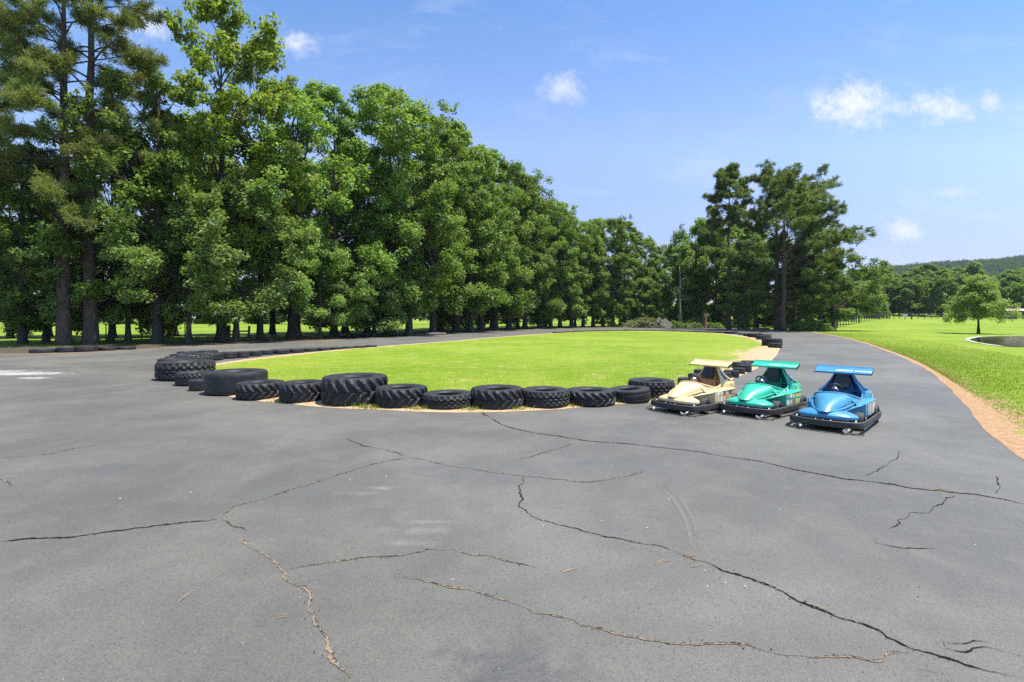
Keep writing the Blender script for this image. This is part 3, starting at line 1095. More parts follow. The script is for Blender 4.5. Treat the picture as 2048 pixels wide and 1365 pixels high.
TREE_MESH = {
    'oak_a': hardwood(1, 25, 5.8, 2.6, 'dome', 36, leaf=.34, crad=.92, gap=.12, dens=.95),
    'oak_b': hardwood(2, 25, 5.4, 2.2, 'column', 36, leaf=.34, crad=.90, gap=.10, dens=.95),
    'oak_c': hardwood(3, 25, 5.4, 2.0, 'cone', 38, leaf=.34, crad=.90, gap=.08, dens=.95),
    'oak_open': hardwood(4, 24, 6.8, 5.0, 'dome', 36, leaf=.34, gap=.20, crad=.85, dens=.9, low_droop=0, trunk_r=.55),
    'oak_low': hardwood(17, 20, 5.6, .7, 'dome', 34, leaf=.40, crad=1.15, low_droop=.2),
    'gum': hardwood(5, 26, 5.2, 5.0, 'dome', 36, leaf=.38, mats=('bark', 'leaf_light'), gap=.10, crad=.85, low_droop=.1),
    'dogwood': hardwood(6, 9, 4.8, 1.3, 'spread', 32, leaf=.26, mats=('bark', 'leaf_dogwood'), trunk_r=.24, crad=.80, sub=6, dens=1.1),
    'dogwood_b': hardwood(16, 13, 4.6, 2.2, 'dome', 26, leaf=.28, mats=('bark', 'leaf_dogwood'), trunk_r=.26, crad=.82, sub=5, gap=.12),
    'thin': hardwood(7, 17, 3.2, 3.0, 'column', 22, leaf=.34, trunk_r=.18, crad=.85, gap=.15),
    'park': hardwood(18, 7.6, 3.3, 1.9, 'cone', 44, leaf=.22, mats=('bark', 'leaf_park'), trunk_r=.17, crad=.60, sub=5, dens=.72, low_droop=.1),
    'far_a': hardwood(9, 16, 5.2, 1.0, 'dome', 22, leaf=.7, mats=('bark', 'far_leaf'), crad=1.3, sub=4),
    'far_b': hardwood(10, 16, 4.4, 1.0, 'column', 22, leaf=.7, mats=('bark', 'far_leaf'), crad=1.25, sub=4),
    'far_c': hardwood(12, 16, 4.8, 1.0, 'cone', 22, leaf=.7, mats=('bark', 'far_leaf'), crad=1.3, sub=4),
    'pine_tall': pine(21, 28, 5.0, 17.5, nl=38, L=.46, W=.066, per=20, tufts=15, dead=7, prof='round'),
    'pine_wide': pine(22, 25, 10.5, 7.0, az_bias=.25, nl=66, L=.50, W=.066, per=18, tufts=18, prof='crown', trunk_r=.46, dead=5, droop=.1),
    'pine_side': pine(23, 22, 12.5, 4.0, nl=56, L=.50, W=.066, per=17, tufts=18, prof='crown', trunk_r=.44, dead=5, az_bias=0.1, droop=.1),
    'pine_near': pine(24, 31, 7.0, 9.5, mats=('pine_bark', 'needle_light'), nl=46, L=.40, W=.034, per=24, tufts=19, prof='round', dead=16, trunk_r=.46, droop=.75),
    'pine_near_b': pine(25, 31, 6.4, 12.0, mats=('pine_bark', 'needle_light'), nl=36, L=.40, W=.034, per=24, tufts=17, prof='round', dead=18, trunk_r=.46, droop=.6),
    'pine_small': pine(26, 15, 4.0, 2.6, nl=36, L=.42, W=.055, per=18, tufts=13, prof='cone', dead=3, trunk_r=.26),
    'cedar': hardwood(13, 13, 4.4, 2.4, 'dome', 30, leaf=.30, mats=('pine_bark', 'leaf'), crad=.8, trunk_r=.34),
}
_made = {}


def tree(kind, name, px, d, h, spread=1.0, rz=0.0, label='', group=None, lean=None, cat='tree'):
    """one tree: an empty at the foot of the trunk > trunk, crown"""
    tm, cm = TREE_MESH[kind]
    x, y = D(px, d)
    if kind not in _made:
        root = empty(name)
        link_mesh('trunk', tm, root)
        link_mesh('crown', cm, root)
        H0 = max(v.co.z for v in cm.vertices)
        R0 = np.percentile([math.hypot(v.co.x, v.co.y) for v in list(cm.vertices)[::17]], 96)
        _made[kind] = (root, H0, R0)
    else:
        root = copy_tree(_made[kind][0])
        root.name = name
    H0, R0 = _made[kind][1:]
    sz = h / H0
    root.location = (x, y, float(ground_z(x, y)))
    root.rotation_euler = (lean[0] if lean else 0, lean[1] if lean else 0, rz)
    root.scale = (sz * spread, sz * spread, sz)
    for k in ('label', 'category', 'group'):
        if k in root: del root[k]
    return tag(root, label, cat, group)


def top_h(py, d):
    return CAM_H + (HY - py) / F * d


LEFT = 'trees standing along the left edge of the asphalt'
FARROW = 'trees in the row receding beyond the lawn island'
# kind, name, px, depth, top row in the photo, spread, turn, label, group
ROW = [
    ('pine_near', 'pine_tree', 128, 35.5, -190, 1.0, .3, 'tall shaggy pine left of the thickest trunk, top out of sight', LEFT),
    ('pine_near_b', 'pine_tree', 182, 36.5, -210, 1.0, 2.2, 'tall pine with the thickest trunk at the left edge of the asphalt', LEFT),
    ('pine_near', 'pine_tree', -62, 38, -120, .95, 4.1, 'shaggy pine cut by the left border of the photo', LEFT),
    ('oak_b', 'hardwood_tree', 45, 36.5, 290, 1.12, 1.0, 'leafy dark hardwood with a broad twin-looking trunk, outermost at left', LEFT),
    ('thin', 'hardwood_tree', 256, 38.5, 250, 1.1, .5, 'slim straight hardwood with a pole-thin trunk right of the thickest pine', LEFT),
    ('oak_open', 'hardwood_tree', 315, 38, 130, .75, 2.0, 'dark hardwood with a leaning thick trunk right of the pole-thin one', LEFT),
    ('gum', 'sweetgum_tree', 443, 41.5, -20, .80, 1.2, 'tallest yellow-green hardwood, its pointed top cut by the upper border', LEFT),
    ('gum', 'sweetgum_tree', 520, 44.5, 60, .62, 3.9, 'narrow bright-topped hardwood just right of the wooden brace posts', LEFT),
    ('dogwood_b', 'understory_tree', 378, 38.0, 405, 1.05, 2.6, 'low greyish understory tree with feathery boughs left of the brace posts', LEFT),
    ('dogwood_b', 'understory_tree', 472, 40.0, 330, .95, .4, 'light green understory tree beside the wooden brace posts', LEFT),
    ('dogwood_b', 'understory_tree', 92, 39.5, 430, 1.15, 3.3, 'shaded leafy understory tree between the two tall left pines and the border', LEFT),
    ('dogwood_b', 'understory_tree', 222, 38.5, 415, 1.1, 5.0, 'shaded leafy understory tree just right of the thickest pine trunk', LEFT),
    ('oak_open', 'hardwood_tree', 588, 47, 160, 1.05, 5.2, 'open-crowned oak with sky gaps and a flared thick trunk', LEFT),
    ('dogwood_b', 'understory_tree', 640, 45.5, 455, 1.0, 1.7, 'yellow-green understory tree in front of the open-crowned oak', LEFT),
    ('dogwood', 'understory_tree', 748, 51, 515, 1.10, .2, 'low wide-spreading bright understory tree overhanging the road with two stems', LEFT),
    ('oak_a', 'hardwood_tree', 668, 51, 176, .88, 2.4, 'rounded hardwood filling the space right of the open-crowned oak', LEFT),
    ('oak_a', 'hardwood_tree', 779, 57, 168, 1.12, .8, 'big round-topped hardwood behind the low wide-spreading understory tree', LEFT),
    ('oak_b', 'hardwood_tree', 818, 54, 205, .92, 2.9, 'dense hardwood with a thick straight trunk right of the low understory tree', LEFT),
    ('oak_a', 'hardwood_tree', 866, 61, 232, .95, 4.4, 'hardwood with a crooked twin trunk left of the strongly leaning trunk', FARROW),
    ('oak_c', 'hardwood_tree', 912, 69, 246, 1.05, 3.0, 'hardwood whose dark trunk flares and leans strongly to one side', FARROW),
    ('oak_b', 'hardwood_tree', 942, 67.5, 292, .92, 1.0, 'hardwood with a straight thick trunk next right of the leaning one', FARROW),
]
FARLABEL = 'tall leafy hardwood in the close-set row beyond the lawn island'
for i, (px, d, top) in enumerate(((962, 75, 288), (990, 80, 300), (1018, 84.5, 330), (1050, 88, 346), (1079, 92, 388), (1101, 93, 405), (1120, 95, 402), (1143, 100, 428),
                                  (1166, 102, 440), (1186, 106, 436), (1206, 108, 434), (1226, 108, 433), (1249, 113, 442), (1268, 116, 460), (1290, 120, 474), (1312, 121, 492), (1338, 119, 496))):
    ROW.append((('oak_c', 'oak_a', 'oak_b')[i % 3], 'hardwood_tree', px, d, top, .92 + .16 * ((i * 7) % 5) / 5, i * 1.9, FARLABEL, 'close-set hardwoods beyond the island'))
BACKLABEL = 'hardwood standing behind the front row of roadside trees, mostly hidden by their crowns'
for i, (px, d, top) in enumerate(((20, 47, 330), (95, 50, 300), (225, 49, 270), (345, 52, 215), (545, 58, 300), (690, 64, 300), (735, 66, 290), (880, 76, 300), (935, 84, 330), (985, 92, 370), (1035, 98, 395), (1090, 108, 440), (1150, 116, 465))):
    ROW.append((('oak_b', 'oak_low', 'oak_a', 'oak_low')[i % 4], 'hardwood_tree', px, d, top, .9, i * 2.3 + .4, BACKLABEL, 'hardwoods behind the roadside row'))
CL = 'trees in the clump at the far bend of the track'
ROW += [
    ('pine_tall', 'pine_tree', 1458, 84.5, 322, .98, 1.4, 'tallest slim pine with a long bare trunk at the far bend', CL),
    ('pine_wide', 'pine_tree', 1554, 78, 320, 1.0, 0.0, 'broad-crowned pine, its trunk the left of a thick pair at the far bend', CL),
    ('pine_side', 'pine_tree', 1568, 73, 350, 1.12, 0.0, 'spreading pine reaching toward the lawn, its trunk the right of a thick pair', CL),
    ('cedar', 'evergreen_tree', 1667, 75, 500, 1.0, 2.0, 'small bushy evergreen at the lawn edge beside the wire fence', CL),
    ('pine_small', 'pine_tree', 1490, 80, 470, 1.25, 1.0, 'short slender-trunked pine between the tallest pine and the thick pair', CL),
    ('oak_low', 'hardwood_tree', 1404, 104, 430, .92, 2.2, 'round leafy hardwood behind the tall bare stump', CL),
    ('pine_wide', 'pine_tree', 1432, 100, 425, .62, 3.3, 'dark pine just behind and left of the tallest slim pine', CL),
    ('oak_low', 'hardwood_tree', 1368, 108, 500, .9, .9, 'leafy hardwood behind the pale bare pole', CL),
    ('oak_low', 'hardwood_tree', 1512, 96, 455, 1.0, 4.0, 'dark hardwood in the middle of the pine clump behind the short pine', CL),
    ('pine_small', 'pine_tree', 1590, 92, 480, 1.3, 2.7, 'smaller pine standing behind the thick pair of trunks', CL),
    ('oak_low', 'hardwood_tree', 1640, 100, 530, 1.2, 1.2, 'low leafy hardwood behind the small bushy evergreen', CL),
    ('oak_low', 'hardwood_tree', 1572, 104, 480, 1.1, 5.2, 'shaded hardwood at the back of the pine clump, behind the thick pair', CL),
    ('oak_low', 'hardwood_tree', 1472, 108, 440, 1.0, 1.1, 'shaded hardwood behind the tallest slim pine', CL),
    ('oak_low', 'hardwood_tree', 1690, 112, 560, 1.2, 3.1, 'low hardwood at the end of the pine clump, over the start of the wire fence', CL),
    ('park', 'lawn_tree', 1957, 61, 548, .88, .7, 'lone round-crowned tree on the bright lawn beside the pond', None),
]


def build_trees():
    for kind, name, px, d, top, sp, rz, label, group in ROW:
        tree(kind, name, px, d, top_h(top, d), sp, rz, label, group)
    r = np.random.default_rng(5)
    rows = (('front', 168, 1690, 22, 566, 12, 'leafy tree in the front line of the woods beyond the fenced lawn'),
            ('middle', 205, 1690, 24, 551, 9, 'leafy tree in the second line of the woods beyond the fenced lawn'),
            ('back', 255, 1700, 25, 538, 8, 'tree in the hindmost line of the woods below the hazy ridge'))
    for nm, d, p0, step, top, jit, label in rows:
        k = 0
        px = p0
        while px < 2110:
            dd = d + r.uniform(-8, 8)
            tp = top + r.normal(0, jit) - (6 if 1850 < px < 1930 else 0)
            if nm == 'front' and px < 1735: tp += 8
            x, y = D(px, dd)
            h = top_h(tp, dd) - float(ground_z(x, y))
            tree(('far_a', 'far_b', 'far_c')[r.integers(0, 3)], 'woodland_tree', px, dd, max(7, h), r.uniform(.85, 1.25), r.uniform(0, 6), label, nm + ' line of woodland trees')
            px += step * r.uniform(.75, 1.2)


def build_far_woods():
    """woods across the left field and on the ridge: one mass each"""
    r = np.random.default_rng(8)
    C, rad = [], []
    px = -420
    while px < 1760:
        d = 150 + r.uniform(-4, 10)
        x, y = D(px, d)
        h = r.uniform(9, 15)
        for k in range(34):
            t = r.uniform(0, 1)
            rr = 3.4 * (1 - t ** 2) ** .5 + .4
            a = r.uniform(0, 6.28)
            C.append((x + math.cos(a) * rr * r.uniform(.3, 1), y + math.sin(a) * rr * r.uniform(.3, 1), .4 + t * h))
            rad.append(r.uniform(1.0, 1.9))
        px += r.uniform(26, 44)
    C, rad = np.array(C), np.array(rad)
    V = leaf_cloud(C, rad, np.full(len(C), 34), 1.1, 41)
    tag(link_mesh('far_treeline_woods', np_mesh('far_treeline_woods', V, quads(V), M['far_leaf'])), kind='stuff')
    # the ridge
    pts, fs = [], []
    xs = np.linspace(250, 1500, 60)
    ds = np.linspace(520, 980, 24)

    def rz(x, d):
        u = x / d
        crest = 72 + 28 * float(sstep(.74, 1.05, u)) + 5 * math.sin(x * .013) + 3 * math.sin(x * .031 + 1)
        return crest * float(sstep(500, 800, d)) * float(sstep(.35, .72, u)) - 4
    mb = MB()
    mb.grid([[(x, d, rz(x, d)) for x in xs] for d in ds])
    o = mb.build('wooded_ridge_hill', plain('forest_floor', (.02, .035, .015), .95), smooth=True)
    tag(o, kind='structure')
    n = 5200
    dd = r.uniform(560, 860, n)
    uu = r.uniform(.62, 1.12, n)
    C = np.array([(u * d, d, rz(u * d, d) + r.uniform(1, 7)) for u, d in zip(uu, dd)])
    V = leaf_cloud(C, r.uniform(2.5, 5.5, n), np.full(n, 34), 1.7, 43, up=.6)
    tag(link_mesh('ridge_forest', np_mesh('ridge_forest', V, quads(V), M['ridge_leaf'])), kind='stuff')


build_trees()
build_far_woods()
build_grass()
build_litter()

# ------------------------------------------------------------------ tyres


def tyre_mesh(kind):
    """unit tyre lying flat: outer radius 1, height 1 (z 0..1); hollow middle"""
    prof = [(.52, .30), (.49, .14), (.54, .05), (.74, .012), (.90, .016), (.965, .045), (.99, .11)]
    tz = [.19, .24, .30, .36, .42, .47, .50, .53, .58, .64, .70, .76, .81]
    prof += [(1.0 - .012 * abs(2 * z - 1) ** 3, z) for z in tz]
    prof += [(.99, .89), (.965, .955), (.90, .984), (.74, .988), (.54, .95), (.49, .86), (.52, .70)]
    n = {'lug': 180, 'block': 192, 'rib': 160, 'smooth': 64}[kind]
    N = {'lug': 19, 'block': 26, 'rib': 40, 'smooth': 1}[kind]
    mb = MB()
    r = random.Random(3)
    rows = []
    for i in range(n):
        a = 2 * math.pi * i / n
        row = []
        for (rr, z) in prof:
            h = 0.0
            if .10 < z < .90 and rr > .97 or rr > .95:
                w = abs(z - .5)
                if kind == 'lug':
                    ph = (i / n * N + (0 if z < .5 else .5) + w * 2.2) % 1
                    h = .052 if ph < .42 and w > .02 else -.012
                elif kind == 'block':
                    row_i = int((z - .1) / .16)
                    ph = (i / n * N + .5 * (row_i % 2) + (.15 if z > .5 else 0)) % 1
                    h = .036 if ph < .62 and abs((z - .1) / .16 - row_i - .5) < .40 else -.012
                elif kind == 'rib':
                    ph = (i / n * N) % 1
                    h = .018 if (ph < .6 or w < .2) and not (.17 < w < .22) else -.008
                if z < .18 or z > .82: h *= .75
            elif kind == 'lug' and rr > .8:
                ph = (i / n * N + (0 if z < .5 else .5) + .45 * 2.2) % 1
                h = .02 if ph < .42 else 0
            row.append(((rr + h) * math.cos(a), (rr + h) * math.sin(a), z))
        rows.append(row)
    rows.append(rows[0])
    mb.grid(rows)
    me = mb.mesh('tyre_' + kind, M['rubber'])
    bm = bmesh.new(); bm.from_mesh(me)
    bmesh.ops.remove_doubles(bm, verts=bm.verts, dist=1e-4)
    bmesh.ops.recalc_face_normals(bm, faces=bm.faces)
    bm.to_mesh(me); bm.free()
    me.polygons.foreach_set('use_smooth', [True] * len(me.polygons))
    me.set_sharp_from_angle(angle=R(38))
    return me


TYRE = {k: tyre_mesh(k) for k in ('lug', 'block', 'rib', 'smooth')}


def tyre(kind, name, xl, xr, yt, yb, label, group=None, tilt=(0, 0), W=None, z=0.0, yw=None):
    """a tyre lying flat whose outline in the photo spans xl..xr, yt..yb"""
    d0 = CAM_H * F / ((yw or yb) - HY) if z == 0 else CAM_H * F / ((yw or yb) - HY)
    mid = (xl + xr) / 2
    c = math.cos(math.atan((mid - 1024) / F))
    rad = .3
    for _ in range(6):
        rad = (xr - xl) / 2 * (d0 + rad) * c / F * 1.025
    dc = d0 + rad * .97
    if W is None:
        W = CAM_H - (yt + 2 - HY) * (dc - rad * .35) / F
        W = max(.14, min(W, .75, rad * 1.05))
    o = link_mesh(name, TYRE[kind])
    x, y = D(mid, dc)
    o.location = (x, y, z + .012)
    o.scale = (rad, rad, W)
    o.rotation_euler = (tilt[0], tilt[1], (xl * 1.7) % 6.28)
    return tag(o, label, 'tyre', group)


NEAR = 'big tyres along the near side of the lawn island'
LT = 'tyres bunched at the narrow end of the island'
RT = 'tyres on the island corner behind the karts'
FARL = 'tyres edging the island toward the shaded road'
FARM = 'tyres along the far edge of the island'
FARR = 'tyres at the far bend by the pines'
OUT = 'tyres along the outer road edge under the trees'
TY = [
    # near side
    ('lug', 'tractor_tyre', 648, 772, 752, 816, 'biggest tractor tyre, tallest in the near row, with wide slanted lugs', NEAR),
    ('lug', 'tractor_tyre', 562, 652, 764, 809, 'worn tractor tyre touching the left side of the biggest tractor tyre', NEAR),
    ('lug', 'tractor_tyre', 475, 568, 764, 803, 'lugged tyre with pale diagonal bars between the smooth tyre and a worn one', NEAR),
    ('smooth', 'bald_tyre', 411, 536, 742, 794, 'large smooth bald tyre with rounded shoulder at the left of the near row', NEAR),
    ('lug', 'tractor_tyre', 754, 852, 774, 820, 'low dull tractor tyre touching the right side of the biggest one', NEAR),
    ('block', 'tractor_tyre', 847, 946, 787, 823, 'flattest chunky-lugged tyre in the near row, lowest of its neighbours', NEAR),
    ('lug', 'tractor_tyre', 945, 1044, 776, 823, 'clean-topped tractor tyre standing where a long crack meets the island', NEAR),
    ('block', 'truck_tyre', 1044, 1137, 779, 820, 'block-tread tyre with small notches round its upper edge', NEAR),
    ('lug', 'tractor_tyre', 1134, 1228, 780, 816, 'curly-lugged tyre second from the tilted one in the near row', NEAR),
    ('rib', 'truck_tyre', 1219, 1300, 777, 809, 'tilted shallow truck tyre in front of the square-shouldered one by the gold kart', NEAR, (.02, -.06)),
    ('block', 'tractor_tyre', 1258, 1347, 760, 801, 'square-shouldered lugged tyre right beside the nose of the gold kart', NEAR),
    # narrow left end, overlapping
    ('smooth', 'truck_tyre', 378, 424, 756, 784, 'small plain tyre tucked against the left of the large bald tyre', LT),
    ('block', 'tractor_tyre', 352, 430, 744, 774, 'lugged tyre second back from the large bald tyre at the narrow end', LT),
    ('block', 'tractor_tyre', 314, 430, 722, 764, 'big knobbly tyre sticking out farthest at the narrow end of the island', LT),
    ('smooth', 'truck_tyre', 315, 378, 716, 741, 'smooth low tyre behind the big knobbly one at the narrow end', LT),
    ('block', 'tractor_tyre', 352, 426, 710, 733, 'block-tread tyre two back from the big knobbly one', LT),
    ('block', 'tractor_tyre', 386, 447, 705, 723.5, 'dusty tall tyre at the start of the row running back toward the shaded road', LT),
    # right corner behind the karts
    ('smooth', 'car_tyre', 1482, 1514, 721, 735, 'smooth tyre at the top of the row behind the green kart wing', RT),
    ('smooth', 'car_tyre', 1464, 1503, 724, 740, 'smooth low tyre second in the row behind the green kart wing', RT),
    ('rib', 'car_tyre', 1474, 1503, 729, 746, 'ribbed tyre under the left tip of the green kart wing', RT),
    ('rib', 'car_tyre', 1466, 1490, 734, 750, 'short ribbed tyre between the gold and green kart wings', RT),
    ('rib', 'truck_tyre', 1448, 1478, 740, 757, 'ribbed tyre at the right end of the gold kart wing', RT),
    ('rib', 'truck_tyre', 1428, 1462, 744, 763, 'ribbed tyre seen through the rear struts of the gold kart', RT),
    ('rib', 'truck_tyre', 1388, 1420, 738, 758, 'tyre left of the gold kart headrest, below its wing tip', RT),
    ('smooth', 'truck_tyre', 1376, 1408, 747, 764, 'flat smooth tyre behind the gold kart left cockpit side', RT),
    ('rib', 'truck_tyre', 1356, 1398, 756, 775, 'ribbed tyre behind the gold kart steering wheel', RT),
    # far right bend
    ('block', 'truck_tyre', 1524, 1564, 677, 694, 'big knobbly tyre on top of the bunch nearest at the far bend', FARR),
    ('smooth', 'car_tyre', 1536, 1564, 685, 697.5, 'small smooth tyre lying in front of the knobbly one at the far bend', FARR),
    ('smooth', 'car_tyre', 1512, 1543, 670, 681, 'smooth tyre next behind the knobbly one at the far bend', FARR),
    ('lug', 'truck_tyre', 1496, 1524, 665, 676, 'lugged dark tyre two behind the knobbly one at the far bend', FARR),
    ('lug', 'truck_tyre', 1487, 1511, 665.5, 673.5, 'dusty lugged tyre beside the dark lugged one at the far bend', FARR),
]
SAME = {
    FARL: 'low dark tyre lying in the curved row between the island lawn and the shaded road',
    FARM: 'low dark tyre lying in the thin row along the far edge of the island lawn',
    OUT: 'dusty flat tyre lying on bare earth at the foot of the roadside pines',
}
JUMBLE = 'dusty tyre in the jumble just behind the big knobbly one at the narrow end'
for xl, xr, yt, yb in ((340, 388, 707, 722), (354, 398, 702, 716), (330, 372, 712, 728), (396, 436, 700, 711)):
    TY.append((('rib', 'block')[xl % 2], 'truck_tyre', xl, xr, yt, yb, JUMBLE, 'jumbled tyres at the narrow end'))
for xl, xr, yt, yb in ((440, 474, 703, 719), (470, 499, 702, 717), (496, 524, 701, 714), (519, 547, 699.5, 711), (542, 579, 698, 709.5), (574, 609, 696.5, 707), (604, 637, 695.5, 704.5),
                       (634, 662, 694.5, 703), (659, 686, 693.5, 701), (684, 709, 692.5, 699.2), (707, 733, 691.5, 697.8), (730, 754, 690.3, 696.3)):
    TY.append((('rib', 'smooth', 'block')[xl % 3], 'truck_tyre', xl, xr, yt, yb, SAME[FARL], FARL))
px = 1105
for k, w in enumerate((23, 19, 21, 17, 25, 15, 22, 14, 26, 13, 24, 18, 15, 20, 26, 24, 22, 26, 24, 22, 21)):
    yb = float(np.interp(px + w / 2, [1105, 1160, 1220, 1300, 1380, 1440, 1480, 1520], [667.4, 664.6, 662.9, 662.5, 664.6, 667.0, 669.6, 673.0]))
    hgt = (4.2, 3.6, 4.6, 3.4, 4.0, 4.4, 3.6, 5.0, 3.6, 4.6)[k % 10]
    if px > 1425: hgt += 1.5
    TY.append((('smooth', 'rib', 'block')[k % 3], 'truck_tyre', px, px + w, yb - hgt, yb, SAME[FARM], FARM))
    px += w
for xl, xr, yt, yb in ((58, 114, 697, 708), (112, 157, 693, 706.5), (145, 197, 691, 705.5), (197, 232, 693, 703), (233, 272, 692, 701)):
    TY.append((('smooth', 'rib')[xl % 2], 'truck_tyre', xl, xr, yt, yb, SAME[OUT], OUT))


def build_tyres():
    for t in TY:
        kind, name, xl, xr, yt, yb, label, group = t[:8]
        tyre(kind, name, xl, xr, yt, yb, label, group, *(t[8:9]))
    # the ones stacked at the island's left end and at the far bend
    tyre('block', 'tractor_tyre', 1526, 1563, 676, 690, 'knobbly tyre resting on another one at the far bend', FARR, W=.22, z=.30, yw=694)


# ------------------------------------------------------------------ small things in the trees and on the lawns


def post_mb(mb, x, y, z, h, w=.09, d=.09):
    mb.box((x, y, z + h / 2 - .15), (w, d, h + .3))


def build_fences():
    # rough wooden brace among the trees on the left
    f = empty('wooden_fence_brace', (*D(477, 42.5), 0))
    tag(f, 'dark wooden fence brace of two posts and a rail under the trees', 'fence')
    a, b = D(457, 42.0), D(498, 42.8)
    o = f.location
    for (x, y), h, w in ((a, 1.30, .30), (b, 1.22, .20)):
        mb = MB(); mb.tube([(x - o.x, y - o.y, -.2), (x - o.x, y - o.y, h * .5), (x - o.x + .02, y - o.y, h)], [w / 2, w / 2, w * .46], 10)
        mb.build('post', M['post'], f, smooth=False)
    mb = MB(); mb.tube([(a[0] - o.x, a[1] - o.y, .80), (b[0] - o.x, b[1] - o.y, .78)], .06, 8)
    mb.build('rail', M['post'], f)
    # thin wire fence along the left field
    f = empty('wire_fence', (*D(283, 43), 0))
    tag(f, 'thin wire field fence on slim posts behind the left trees', 'fence')
    o = f.location
    pts = [D(px, d) for px, d in ((-40, 42), (50, 42.5), (140, 43), (212, 43), (283, 43), (370, 44), (452, 45), (545, 48), (640, 52), (725, 57))]
    for x, y in pts:
        mb = MB(); post_mb(mb, x - o.x, y - o.y, 0, 1.45, .06, .06); mb.build('post', M['post'], f)
    for h in (.35, .7, 1.05, 1.35):
        mb = MB(); mb.tube([(x - o.x, y - o.y, h) for x, y in pts], .006, 3, caps=False); mb.build('wire', M['steel'], f)
    # fence running over the right-hand lawn
    f = empty('lawn_wire_fence', (*D(1722, 100), 0))
    tag(f, 'wire fence of dark posts running up over the bright lawn to the woods', 'fence')
    o = f.location
    run = catmull([D(1640, 80), D(1676, 88), D(1722, 101), D(1760, 112), D(1783, 118), D(1823, 121), D(1890, 124), D(1960, 126), D(2048, 128), D(2120, 130)], 12)
    run = np.array(run)
    dd = np.concatenate([[0], np.cumsum(np.linalg.norm(np.diff(run, axis=0), axis=1))])
    s = np.arange(0, dd[-1], 2.15)
    P = np.stack([np.interp(s, dd, run[:, 0]), np.interp(s, dd, run[:, 1])], -1)
    for k, (x, y) in enumerate(P):
        z = float(ground_z(x, y))
        big = k % 8 == 5
        mb = MB(); post_mb(mb, x - o.x, y - o.y, z, 1.5 + .12 * big, .09 + .13 * big, .09 + .13 * big); mb.build('post', M['post'], f)
    for h in (.2, .5, .8, 1.1, 1.4):
        mb = MB(); mb.tube([(x - o.x, y - o.y, float(ground_z(x, y)) + h) for x, y in P], .008, 3, caps=False); mb.build('wire', M['steel'], f)
    # pale board hung by the fence
    x, y = D(1810, 119)
    z = float(ground_z(x, y))
    b = empty('pale_board', (x, y, z))
    tag(b, 'small pale grey board standing at the lawn fence', 'board')
    mb = MB(); mb.box((0, 0, .85), (1.15, .04, .80), Matrix.Rotation(.04, 3, 'Y')); mb.build('panel', plain('pale_board', (.42, .43, .47), .7, var=.15), b)
    mb = MB()
    mb.box((0, .06, .55), (.07, .07, 1.3)); mb.build('stake', M['post'], b)


def build_shed():
    x, y = D(2034, 130)
    z = float(ground_z(x, y))
    s = empty('field_shed', (x, y, z), -.25)
    tag(s, 'low open field shed with a tan metal roof at the edge of the woods', 'shed')
    mb = MB()
    rows = []
    for k in range(25):
        xx = -3.2 + 6.4 * k / 24
        zz = .03 if k % 2 else 0
        rows.append([(xx, -2.2, 2.05 + zz), (xx, 0, 2.65 + zz), (xx, 2.2, 2.1 + zz)])
    mb.grid(rows)
    mb.build('roof', plain('tan_roof', (.45, .33, .25), .5, var=.15), s)
    for sx in (-2.9, 0, 2.9):
        for sy in (-1.9, 1.9):
            mb = MB(); mb.box((sx, sy, 1.0), (.16, .16, 2.05)); mb.build('post', M['post'], s)
    mb = MB(); mb.box((-.9, 1.7, .95), (4.0, .06, 1.9)); mb.box((-2.95, 0, .95), (.05, 3.3, 1.9)); mb.build('wall', M['weathered'], s)


def build_pole():
    x, y = D(1360, 97)
    p = empty('bare_dead_tree', (x, y, 0))
    tag(p, 'pale bare dead trunk with short stub arms in front of the far woods', 'dead tree')
    mb = MB()
    mb.tube([(0, 0, -.2), (.03, 0, 2), (.0, 0, 4.0), (-.05, .02, 6), (.02, 0, 8.2), (-.02, 0, 10.6), (-.12, 0, 11.5)], [.26, .21, .19, .15, .13, .09, .05], 8)
    mb.build('trunk', M['dead_wood'], p, smooth=True)
    for z, ax, L, up, w in ((8.8, 1, 1.15, .72, .12), (7.6, -1, 1.2, .02, .045), (5.35, 1, 1.75, .03, .05), (6.3, 1, .6, -.4, .05), (10.2, 1, .55, .7, .06), (6.9, -1, .35, .9, .06)):
        mb = MB(); mb.tube([(0, 0, z), (ax * L * .5, 0, z + up * L * .5 + .02), (ax * L, 0, z + up * L)], [w, w * .95, w * .8], 6); mb.build('stub', M['dead_wood'], p)
    x, y = D(1409, 92)
    s = empty('broken_stump', (x, y, 0))
    tag(s, 'tall broken brown stump with a ragged top among low greenery', 'stump')
    mb = MB()
    rows = []
    r = random.Random(4)
    for z, rad in ((-.2, .58), (.3, .46), (1.2, .40), (2.2, .36), (3.0, .28)):
        rows.append([(rad * math.cos(a * .5236) * (1 + .08 * math.sin(3 * a)), rad * math.sin(a * .5236), z if z < 2.9 else z + r.uniform(-.6, .5) - .02 * a) for a in range(12)])
    rows.append([(0, 0, 2.3)] * 12)
    mb.grid(rows, True)
    mb.build('trunk', plain('rotten_wood', (.15, .085, .055), .95, var=.4, scale=3), s)


